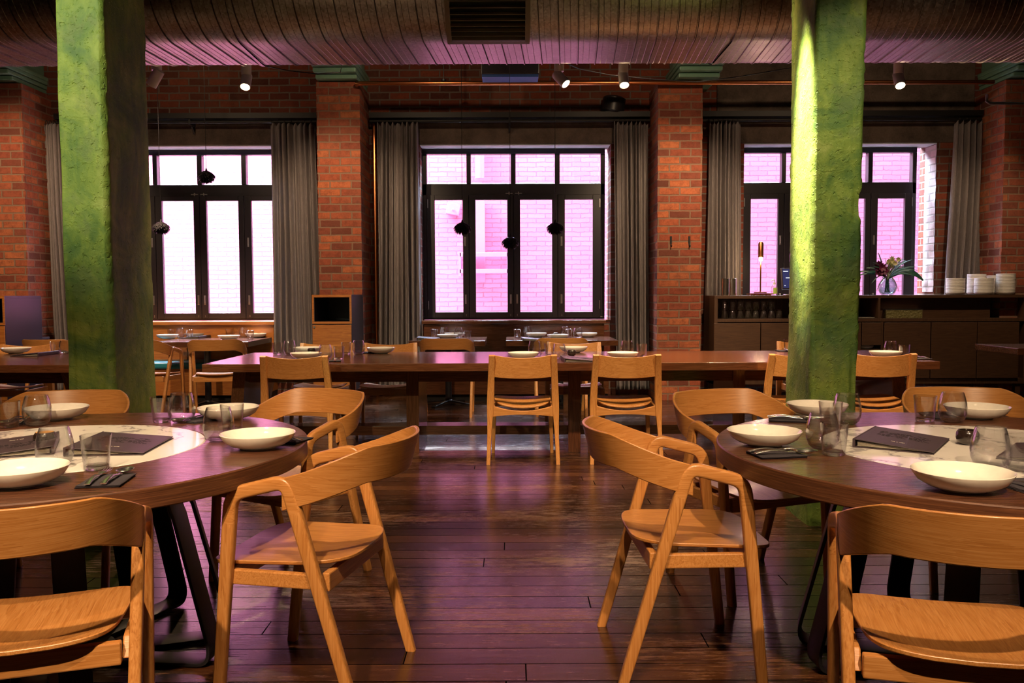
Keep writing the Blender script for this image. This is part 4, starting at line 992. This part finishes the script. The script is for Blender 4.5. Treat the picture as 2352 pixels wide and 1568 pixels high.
def mk_napkin():
    b = MB(); hx, hy = 0.058, 0.078
    for k in range(3):
        def fn(u, v, k=k):
            x, y = -hx+2*hx*u, -hy+2*hy*v
            return (x+0.002*k, y-0.001*k, 0.0025*k+0.0018+0.0012*noise.noise((x*20, y*20, k)))
        b.grid(fn, 12, 14)
    o = b.build('napkin', 'napkin', smooth=60); m = o.modifiers.new('s', 'SOLIDIFY'); m.thickness = 0.0018
    return o
napkin = Kind(mk_napkin)
def handle(b, y0, y1):
    n = 12; pts = []; sc = []
    for k in range(n+1):
        t = k/n; pts.append((0, y0+(y1-y0)*t, 0.006+0.007*math.sin(math.pi*min(1, t*1.15)) if t < 0.87 else 0.006+0.007*math.sin(math.pi)*0+0.0035*(1-t)/0.13)); sc.append((0.55+0.9*(1-t)**1.3+(0.35 if t > 0.93 else 0), 1))
    b.sweep(pts, rprof(0.0095, 0.0028, 0.0012), side=(1, 0, 0), scales=sc)
def mk_fork():
    b = MB(); handle(b, -0.095, 0.015)
    for k in range(4):
        x = -0.0092+0.00613*k; b.sweep([(x*0.9, 0.042, 0.0085), (x, 0.060, 0.0058), (x, 0.080, 0.0052), (x*0.98, 0.095, 0.0080)], rprof(0.0030, 0.0020, 0.0008), side=(1, 0, 0), scales=[(1, 1), (1, 1), (0.9, 1), (0.4, 0.6)])
    b.sweep([(0, 0.012, 0.008), (0, 0.022, 0.009), (0, 0.034, 0.0092), (0, 0.046, 0.008)], rprof(0.022, 0.0022, 0.001), side=(1, 0, 0), scales=[(0.28, 1), (0.6, 1), (1.0, 1), (1.0, 1)])
    b.v = [(x*1.18, y*1.18+0.022, z) for x, y, z in b.v]; return b.build('fork', 'steel', smooth=60)
def mk_spoon():
    b = MB(); handle(b, -0.095, 0.018)
    def fn(u, v):
        a = 2*math.pi*u; rr = v; x = 0.0205*rr*math.cos(a)*(1-0.12*math.sin(a)); y = 0.054+0.031*rr*math.sin(a)
        return (x, y, 0.0015+0.0095*rr*rr)
    b.grid(fn, 28, 8, wrapu=True); 
    b.v = [(x*1.18, y*1.18+0.022, z) for x, y, z in b.v]
    o = b.build('spoon', 'steel', smooth=70); m = o.modifiers.new('s', 'SOLIDIFY'); m.thickness = 0.0012; m.offset = 1; return o
fork = Kind(mk_fork); spoon = Kind(mk_spoon)
def mk_menu():
    r = empty('menu_folder'); W, L = 0.25, 0.33
    rs = random.Random(3)
    MB().box(0, W, -L/2, L/2, 0.0, 0.003).build('back_cover', 'leather', r, smooth=0, bevel=0.001)
    Mx = Matrix.Translation((0, 0, 0.030)) @ Matrix.Rotation(math.radians(5.0), 4, 'Y')
    cv = MB().box(0, W, -L/2, L/2, -0.003, 0.0, Mx).build('front_cover', 'leather', r, smooth=0, bevel=0.001)
    c = MB()
    for row in range(8):
        y = 0.075-0.0125*row; x = 0.04
        while x < 0.20:
            l = rs.uniform(0.006, 0.016)
            if rs.random() > 0.22: c.box(x, x+l, y, y+0.0055, 0.0002, 0.0006, Mx)
            x += l+0.004
    c.build('embossed_pattern', 'emboss', cv, smooth=0)
    c = MB()
    for q in range(10):
        if q in (3, 5): continue
        c.box(0.105+0.0045*q, 0.105+0.0045*q+0.0032, -0.095, -0.0905, 0.0002, 0.0006, Mx)
    c.build('lettering', 'paper', cv, smooth=0)
    MB().sweep([(0.0, -L/2, 0.0155), (0.0, L/2, 0.0155)], rprof(0.031, 0.008, 0.003), side=(0, 0, 1)).build('spine', 'leather', r)
    c = MB()
    for k in range(5): c.box(0.010, W-0.012-0.004*k, -L/2+0.008, L/2-0.008, -0.0004, 0.0002, Matrix.Translation((0, 0, 0.006+0.0036*k)) @ Matrix.Rotation(math.radians(0.9*k), 4, 'Y'))
    c.build('pages', 'paper', r, smooth=0)
    return r
menu = Kind(mk_menu)
def mk_pot():
    r = empty('small_pot'); MB().lathe([(0, 0.0), (0.022, 0.0), (0.034, 0.010), (0.0385, 0.026), (0.036, 0.042), (0.030, 0.051), (0.027, 0.051), (0.030, 0.042), (0.030, 0.034), (0, 0.034)], 36).build('pot_body', 'pot', r, smooth=60)
    return r
pot = Kind(mk_pot)

def atop(px, py): p = atz(px, py, 0.7508); return Vector((p.x, p.y, 0.7508))
TL, TR = Vector((-1.622, 2.969)), Vector((1.601, 2.894))
def tilt_to(p, c):   # yaw so that local +Y points to the table centre
    d = c-Vector((p.x, p.y)); return math.atan2(-d.x, d.y)
def setting(tag_, c, pl, wi, tu, na, lab, nrot=None, fk=True, sp=True, pot_=None):
    G = {'L': 'on the left round table', 'R': 'on the right round table', 'M': 'on the long table', 'W': 'on the window tables'}[tag_]
    if pl: plate(atop(*pl), 0, 'cream bowl '+lab, 'bowl', 'cream bowls '+G)
    if wi: wine(atop(*wi), 0, 'stemless wine glass '+lab, 'glass', 'wine glasses '+G)
    if tu: tumbler(atop(*tu), 0, 'straight water glass '+lab, 'glass', 'water glasses '+G)
    if na:
        p = atop(*na); a = nrot if nrot is not None else tilt_to(p, c)
        napkin(p, a, 'dark folded napkin '+lab, 'napkin', 'dark napkins '+G)
        Rm = Matrix.Rotation(a, 4, 'Z')
        if fk: fork(p+Rm @ Vector((-0.026, 0.004, 0.0065)), a+0.05, 'steel fork on the napkin '+lab, 'fork', 'forks '+G)
        if sp: spoon(p+Rm @ Vector((0.022, 0.008, 0.0065)), a-0.04, 'steel spoon on the napkin '+lab, 'spoon', 'spoons '+G)
R_ = math.radians
setting('L', TL, (46, 1112), (127, 1070), (222, 1077), (243, 1106), 'at the near side of the left round table', nrot=R_(8))
setting('L', TL, (593, 1027), (503, 1012), (534, 990), (655, 1012), 'at the right end of the left round table', nrot=R_(70), sp=False)
setting('L', TL, (525, 961), (418, 969), (372, 969), (462, 965), 'before the back right armchair of the left round table', nrot=R_(150), fk=False)
setting('L', TL, (131, 961), (86, 976), (20, 981), (44, 969), 'before the armchair at the back of the left round table', nrot=R_(190))
setting('R', TR, (1755, 1020), (1889, 1030), (1915, 1044), (1783, 1045), 'at the left end of the right round table', nrot=R_(-80))
setting('R', TR, (1877, 953), (1945, 973), (1907, 984), (1812, 965), 'before the armchair beside the right green column', nrot=R_(-105))
setting('R', TR, (2243, 959), (2187, 969), (2124, 967), (2160, 957), 'at the far side of the right round table', nrot=R_(175), fk=False, sp=False)
setting('R', TR, (2209, 1122), (2273, 1073), (2345, 1080), (2352, 1117), 'at the near side of the right round table', nrot=R_(8), sp=False)
menu((-1.485, 2.955, 0.751), R_(5), 'dark menu folder lying on the marble of the left table, right of the pot', 'menu', 'dark menu folders')
menu((-1.60, 2.98, 0.751), R_(205), 'dark menu folder at the left edge on the left marble', 'menu', 'dark menu folders')
menu((1.262, 3.045, 0.751), R_(-35), 'dark menu folder on the marble of the right table, left of the pot', 'menu', 'dark menu folders')
menu((1.83, 2.66, 0.751), R_(140), 'dark menu folder behind the near glass on the right marble', 'menu', 'dark menu folders')
amber_pot = pot(atop(104, 1025), 0, 'round black pot with amber top on the left marble', 'pot', 'small black pots')
pot(atop(2222, 1020), 0, 'round black pot on the right marble', 'pot', 'small black pots')

# long table
MT = Vector((0, 7.18))
for px, py, lb in [(703, 824, 'beside the leftmost chair back on the long table'), (706, 810, 'at the far side of the long table, leftmost'), (875, 811, 'alone at the far side of the long table, left of centre'), (1202, 823, 'over the back of the left middle side chair'), (1317, 809, 'at the far side of the long table, right of centre'),
                   (1430, 823, 'over the back of the right middle side chair'), (1850, 811, 'just left of the right green column on the long table'), (2034, 821, 'right of the right green column on the long table'), (37, 811, 'on the table at the left edge')]:
    plate(atop(px, py), 0, 'cream bowl '+lb, 'bowl', 'cream bowls on the long tables')
for px, py, lb in [(665.5, 814, 'leftmost on the long table'), (747.6, 826, 'just right of the leftmost side chair'), (823.7, 813, 'left of the lone far bowl'), (1227.5, 815, 'over the left middle side chair'), (1284.7, 824, 'between the two middle side chairs'), (1440, 815, 'over the right middle side chair'), (2045, 817, 'right of the right green column'), (151, 813, 'at the edge of the left column on the left table')]:
    wine(atop(px, py), 0, 'stemless wine glass '+lb, 'glass', 'wine glasses on the long tables')
for px, py, lb in [(637, 814, 'leftmost on the long table'), (779, 825, 'beside the spoon right of the leftmost side chair'), (795.5, 813, 'behind the napkin left of the lone bowl'), (1249, 811, 'behind the wine glass of the left middle side chair'), (1262, 817, 'before the far bowl right of centre'), (1474, 818, 'alone above the right middle side chair'), (1811, 806, 'touching the outline of the right green column'), (2077, 822, 'right of the wine glass beside the right green column'), (127, 811, 'beside the menu on the table at the left edge')]:
    tumbler(atop(px, py), 0, 'straight water glass '+lb, 'glass', 'water glasses on the long tables')
for px, py, a, lb in [(765, 829, 0.2, 'in front of glasses right of the leftmost side chair'), (845, 810, 3.3, 'at the far side left of the lone bowl'), (1800, 806, 3.1, 'at the far side by the right green column'), (2112, 824, 0.1, 'at the right end of the long table')]:
    p = atop(px, py); napkin(p, a, 'dark napkin '+lb, 'napkin', 'napkins on the long table'); spoon(p+Vector((0.015, 0, 0.0065)), a, 'steel spoon '+lb, 'spoon', 'spoons on the long table')
menu((0.40, 6.75, 0.751), R_(2), 'dark menu folder between the two middle side chairs', 'menu', 'dark menu folders')
menu(atop(112, 815), R_(178), 'dark menu folder on the table at the left edge', 'menu', 'dark menu folders')
pot(atop(1313, 817), 0, 'small dark pot behind the menu on the long table', 'pot', 'small black pots')
pot(atop(716, 812), 0.3, 'small dark pot behind the leftmost side chair', 'pot', 'small black pots')
# window tables
for px, py, lb in [(1028, 778, 'nearest on the left middle window table'), (1045, 774, 'farther on the left middle window table'), (1232, 774, 'left on the right middle window table'), (1281, 778, 'nearest on the right middle window table'), (1348, 774, 'right on the right middle window table'), (385, 778, 'beside the left column'), (450, 774, 'farther left under the left window'), (526, 780, 'nearest on the left window table'), (588, 775, 'at the right end under the left window')]:
    plate(atop(px, py), 0, 'cream bowl '+lb, 'bowl', 'cream bowls on the window tables')
for px, py, lb in [(1020, 774, 'leftmost on the left middle window table'), (1053, 776, 'right on the left middle window table'), (1211, 773, 'left on the right middle window table'), (1298, 773, 'middle of the right middle window table'), (1327, 777, 'right on the right middle window table'), (414, 776, 'beside the left column under the window'), (543, 774, 'above the near bowl under the left window'), (560, 775, 'right of its twin under the left window')]:
    wine(atop(px, py), 0, 'stemless wine glass '+lb, 'glass', 'wine glasses on the window tables')
for px, py, lb in [(998, 776, 'leftmost on the left middle window table'), (1074, 781, 'rightmost on the left middle window table'), (1188, 776, 'leftmost on the right middle window table'), (1306, 776, 'between wine glasses on the right middle window table'), (393, 775, 'against the left column'), (436, 777, 'right of the wine glass by the left column'), (526, 774, 'behind the near bowl under the left window'), (575, 779, 'in front of the rightmost bowl under the left window')]:
    tumbler(atop(px, py), 0, 'straight water glass '+lb, 'glass', 'water glasses on the window tables')
menu(atop(960, 779), R_(2), 'menu folder at the left end of the left middle window table', 'menu', 'dark menu folders')
menu(atop(1200, 781), R_(4), 'menu folder on the right middle window table', 'menu', 'dark menu folders')
menu(atop(470, 776), R_(175), 'menu folder on the table under the left window', 'menu', 'dark menu folders')
p = pot(atop(1277, 773), 0, 'small pot on the right middle window table', 'pot', 'small black pots')
menu(atop(95, 780), R_(178), 'menu folder on the wall table left of the left column', 'menu', 'dark menu folders')

# ---------------------------------------------------------------- on the sideboard
def at_sb(px, y=10.2, z=ST): return Vector(((px-1176)*y/F, y, z))
def mk_stackbowl():
    return MB().lathe([(0, 0.006), (0.055, 0.008), (0.085, 0.020), (0.100, 0.036), (0.102, 0.040), (0.104, 0.036), (0.102, 0.022), (0.088, 0.006), (0.060, 0.0), (0, 0.0)], 36).build('stacked_bowl', 'ceramic_w', smooth=60)
ORD = ['lowest', 'second', 'third', 'fourth', 'fifth', 'sixth', 'seventh', 'eighth', 'ninth', 'tenth', 'eleventh', 'twelfth', 'topmost']
sbowl = Kind(mk_stackbowl)
for px, y, n, lb in [(2193, 10.17, 10, 'front left stack'), (2241, 10.33, 13, 'rear left stack'), (2258, 10.16, 10, 'front middle stack'), (2308, 10.17, 13, 'tall right stack'), (2283, 10.38, 12, 'barely visible rear stack')]:
    for k in range(n):
        pos = 'lowest' if k == 0 else 'topmost' if k == n-1 else ORD[k]+' from the bottom'
        sbowl(at_sb(px, y)+Vector((random.uniform(-.001, .001), 0, 0.0172*k)), 0, 'white bowl, %s of the %s on the sideboard' % (pos, lb), 'bowl', 'white bowls in the %s' % lb)
# bowls on the lower open shelf and dish in the niche
for k in range(4): sbowl(Vector((X(1998), SY0+0.14, 0.612+0.0172*k)), 0, 'white bowl %s in the low open shelf beside the right column' % ('lowest', 'second from below', 'third from below', 'topmost')[k], 'bowl', 'white bowls on the low shelf')
o2 = MB().lathe([(0, 0), (0.09, 0), (0.12, 0.010), (0.12, 0.014), (0, 0.008)], 32).build('flat_dish', 'ceramic_w'); o2.location = (X(1998), SY0+0.15, 0.972); tag(o2, 'flat white dish in the niche right of the right column', 'dish')
# upturned tumblers in the left niche
for i in range(9):
    for k in range(2 if i < 8 else 1):
        p = Vector((X(1654+18.2*i), SY0+0.16, 0.972+0.1065*(k+1)))
        tumbler(p, 0, 'upturned glass, %s row, %s from the left in the sideboard niche' % (('lower', 'upper')[k], ('first', 'second', 'third', 'fourth', 'fifth', 'sixth', 'seventh', 'eighth', 'ninth')[i]), 'glass', 'upturned glasses in the sideboard niche', rot=(math.pi, 0, 0))
        if i < 8 and k == 1: 
            pass
# plastic box
r = empty('storage_box', (X(2037), SY0+0.03, 0.972)); tag(r, 'long clear box with mossy contents in the right niche of the sideboard', 'box')
wl = X(2122)-X(2037)
MB().box(0, wl, 0, 0.06, 0, 0.10).build('box_shell', 'acrylic', r, smooth=0, bevel=0.004)
MB().box(-0.004, wl+0.004, -0.003, 0.063, 0.10, 0.106).build('box_lid', 'silver', r, smooth=0)
# table lamp
r = empty('table_lamp', at_sb(1746, 10.25)); tag(r, 'slim copper lamp with a glowing head on a wooden tray, on the sideboard', 'lamp')
MB().lathe([(0, 0.03), (0.0085, 0.03), (0.0085, 0.47), (0, 0.47)], 12).build('stem', 'copper', r)
MB().lathe([(0, 0.028), (0.075, 0.028), (0.075, 0.040), (0.02, 0.044), (0, 0.044)], 24).build('base', 'copper', r)
MB().lathe([(0, 0.64), (0.020, 0.635), (0.031, 0.615), (0.031, 0.455), (0.027, 0.455), (0.027, 0.60), (0, 0.62)], 20).build('shade', 'copper', r)
MB().lathe([(0.0, 0.405), (0.016, 0.41), (0.022, 0.43), (0.016, 0.46), (0, 0.465)], 16).build('bulb', 'flame', r)
l = bpy.data.lights.new('table_lamp_light', 'POINT'); l.energy = 9; l.color = (1, .7, .38); l.shadow_soft_size = 0.03; lo = bpy.data.objects.new('table_lamp_light', l); C.objects.link(lo); lo.location = at_sb(1746, 10.2)+Vector((0, 0, 0.40))
b = MB(); b.box(-0.14, 0.14, -0.09, 0.09, 0.012, 0.026)
for k in range(5): b.box(-0.10+0.045*k, -0.075+0.045*k, -0.08, 0.08, 0, 0.012)
o2 = b.build('wooden_tray', 'copper', smooth=0); o2.location = at_sb(1746, 10.25); tag(o2, 'slatted reddish tray under the slim lamp', 'tray')
# metal cups
def mk_cup(): return MB().lathe([(0, 0), (0.045, 0), (0.045, 0.20), (0.049, 0.203), (0.043, 0.205), (0.043, 0.01), (0, 0.01)], 28).build('metal_canister', 'steel', smooth=40)
cup = Kind(mk_cup)
cup(at_sb(1666, 10.15), 0, 'left of two shiny steel canisters at the left end of the sideboard', 'canister', 'steel canisters'); cup(at_sb(1682, 10.24), 0, 'right of two shiny steel canisters at the left end of the sideboard', 'canister', 'steel canisters')
# soap bottle
r = empty('pump_bottle', at_sb(1778, 10.12)); tag(r, 'clear pump bottle with green label beside the till screen', 'bottle')
MB().lathe([(0, 0), (0.034, 0), (0.036, 0.006), (0.036, 0.10), (0.020, 0.125), (0.012, 0.13), (0, 0.13)], 24).build('bottle_body', 'glass', r)
b = MB(); b.lathe([(0, 0.13), (0.014, 0.13), (0.014, 0.15), (0.005, 0.152), (0.005, 0.18), (0, 0.18)], 16); b.tube([(0, 0, 0.182), (-0.02, 0, 0.184), (-0.035, 0, 0.172)], 0.006, 8); b.build('pump', 'white_metal', r)
b = MB(); b.grid(lambda u, v: (0.0366*math.cos(-2.2+1.6*u), 0.0366*math.sin(-2.2+1.6*u), 0.02+0.07*v), 10, 3); b.build('label_sticker', plain('lime_sticker', (0.45, 0.62, 0.12), 0.5), r)
# till screen
r = empty('till_screen', at_sb(1822, 10.18)); tag(r, 'black till screen with white marks half hidden by the right column', 'screen')
T = Matrix.Rotation(R_(-12), 4, 'X')
MB().box(-0.135, 0.16, -0.015, 0.015, 0.07, 0.33, T).build('housing', 'frame', r, smooth=0, bevel=0.006)
MB().box(-0.12, 0.145, -0.0165, -0.0155, 0.085, 0.315, T).build('display', 'screen', r, smooth=0)
b = MB(); b.box(-0.112, -0.055, -0.0185, -0.0175, 0.285, 0.292, T); b.box(-0.030, 0.03, -0.0185, -0.0175, 0.278, 0.300, T); b.box(-0.085, -0.03, -0.0185, -0.0175, 0.205, 0.213, T); b.box(-0.105, -0.095, -0.0185, -0.0175, 0.11, 0.12, T)
b.lathe([(0, 0), (0.035, 0), (0.035, 0.001), (0, 0.001)], 20, T @ Matrix.Translation((-0.005, -0.0175, 0.21)) @ Matrix.Rotation(math.pi/2, 4, 'X')); b.build('screen_marks', 'screen_white', r, smooth=0)
b = MB(); b.box(-0.10, 0.10, -0.05, 0.09, 0, 0.014); b.box(-0.04, 0.04, 0.02, 0.05, 0.014, 0.12); b.build('stand', 'silver', r, smooth=0, bevel=0.004)
# flower vase
r = empty('glass_vase', at_sb(2037, 10.2)); tag(r, 'round aqua glass vase on the sideboard right of the right column', 'vase')
MB().lathe([(0, 0), (0.06, 0.0), (0.085, 0.025), (0.105, 0.075), (0.100, 0.13), (0.07, 0.175), (0.055, 0.19), (0.066, 0.215), (0.063, 0.215), (0.052, 0.19), (0.066, 0.172), (0.096, 0.128), (0.100, 0.077), (0.08, 0.03), (0.05, 0.012), (0, 0.010)], 36).build('vase_body', 'vase_glass', r, smooth=60)
MB().lathe([(0, 0.012), (0.05, 0.013), (0.078, 0.03), (0.095, 0.075), (0.0945, 0.09), (0, 0.09)], 30).build('water', 'vase_glass', r, smooth=60)
bq = empty('flower_bouquet', at_sb(2037, 10.2)+Vector((0, 0, 0.0))); tag(bq, 'bouquet of dark strap leaves, burgundy and pale green flowers in the aqua vase', 'flowers')
rs = random.Random(12)
def blade(tip, wdt, droop, mat, nm):
    b = MB(); p0 = Vector((rs.uniform(-.03, .03), rs.uniform(-.03, .03), 0.03)); neck = Vector((rs.uniform(-.02, .02), 0, 0.20)); tip = Vector(tip)
    n = 16; pts = []; sc = []
    for k in range(n+1):
        t = k/n
        p = p0*(1-t)**2*(1) + neck*2*t*(1-t)*1.0 + tip*t*t if t < 1 else tip
        if t > 0.35: q = (t-0.35)/0.65; p = neck.lerp(tip, q)+Vector((0, 0, droop*4*q*(1-q)))
        else: p = p0.lerp(neck, t/0.35)
        pts.append(p); s = 0.18 if t < 0.35 else math.sin(math.pi*min(1, (t-0.3)/0.72))**0.6+0.08
        sc.append((s, 1))
    b.sweep(pts, [(-0.5*wdt, 0), (0, 0.0025), (0.5*wdt, 0), (0, -0.001)], side=(0.2, 0.6, 1) , scales=sc); b.build(nm, mat, bq, smooth=60)
blade((0.40, -0.05, 0.17), 0.085, 0.10, 'leaf', 'broad_leaf')
for k in range(46):
    a = rs.uniform(-0.35, math.pi+0.35); L = rs.uniform(0.20, 0.33)
    blade((math.cos(a)*L*1.15, rs.uniform(-.14, .10), 0.22+abs(math.sin(a))*L*0.75), rs.uniform(0.010, 0.02), 0.04, 'leaf', 'leaf')
for tx, tz in ((-0.16, 0.05), (-0.22, 0.14), (0.10, 0.04)): blade((tx, -0.08, tz), 0.012, 0.06, 'leaf', 'leaf')
blade((-0.13, -0.03, 0.50), 0.05, 0.02, 'leaf', 'leaf')
for k in range(18):
    b = MB(); red = k < 9
    c = Vector((rs.uniform(-0.17, -0.03) if red else rs.uniform(-0.05, 0.09), rs.uniform(-0.10, 0.0), rs.uniform(0.26, 0.36) if red else rs.uniform(0.33, 0.50)))
    for q in range(7):
        a = 2*math.pi*q/7; d = Vector((math.cos(a), -0.5, math.sin(a))).normalized()*(0.062 if red else 0.04); s = Vector((-math.sin(a), 0, math.cos(a)))*(0.018 if red else 0.011)
        b.add([c, c+d*0.5-s, c+d, c+d*0.5+s, c+d*0.5+Vector((0, 0.006, 0))], [(0, 1, 4), (1, 2, 4), (2, 3, 4), (3, 0, 4), (0, 3, 2, 1)])
    b.tube([Vector((0, 0, 0.18)), c], 0.003, 5); b.build('blossom', 'petal' if red else 'petal_pale', bq, smooth=0)

# the left marble's pot alone has an amber top
tag(MB().lathe([(0, 0.046), (0.0285, 0.048), (0.0285, 0.052), (0, 0.0535)], 28).build('amber_lid', 'potlid', amber_pot), 'amber wooden top')
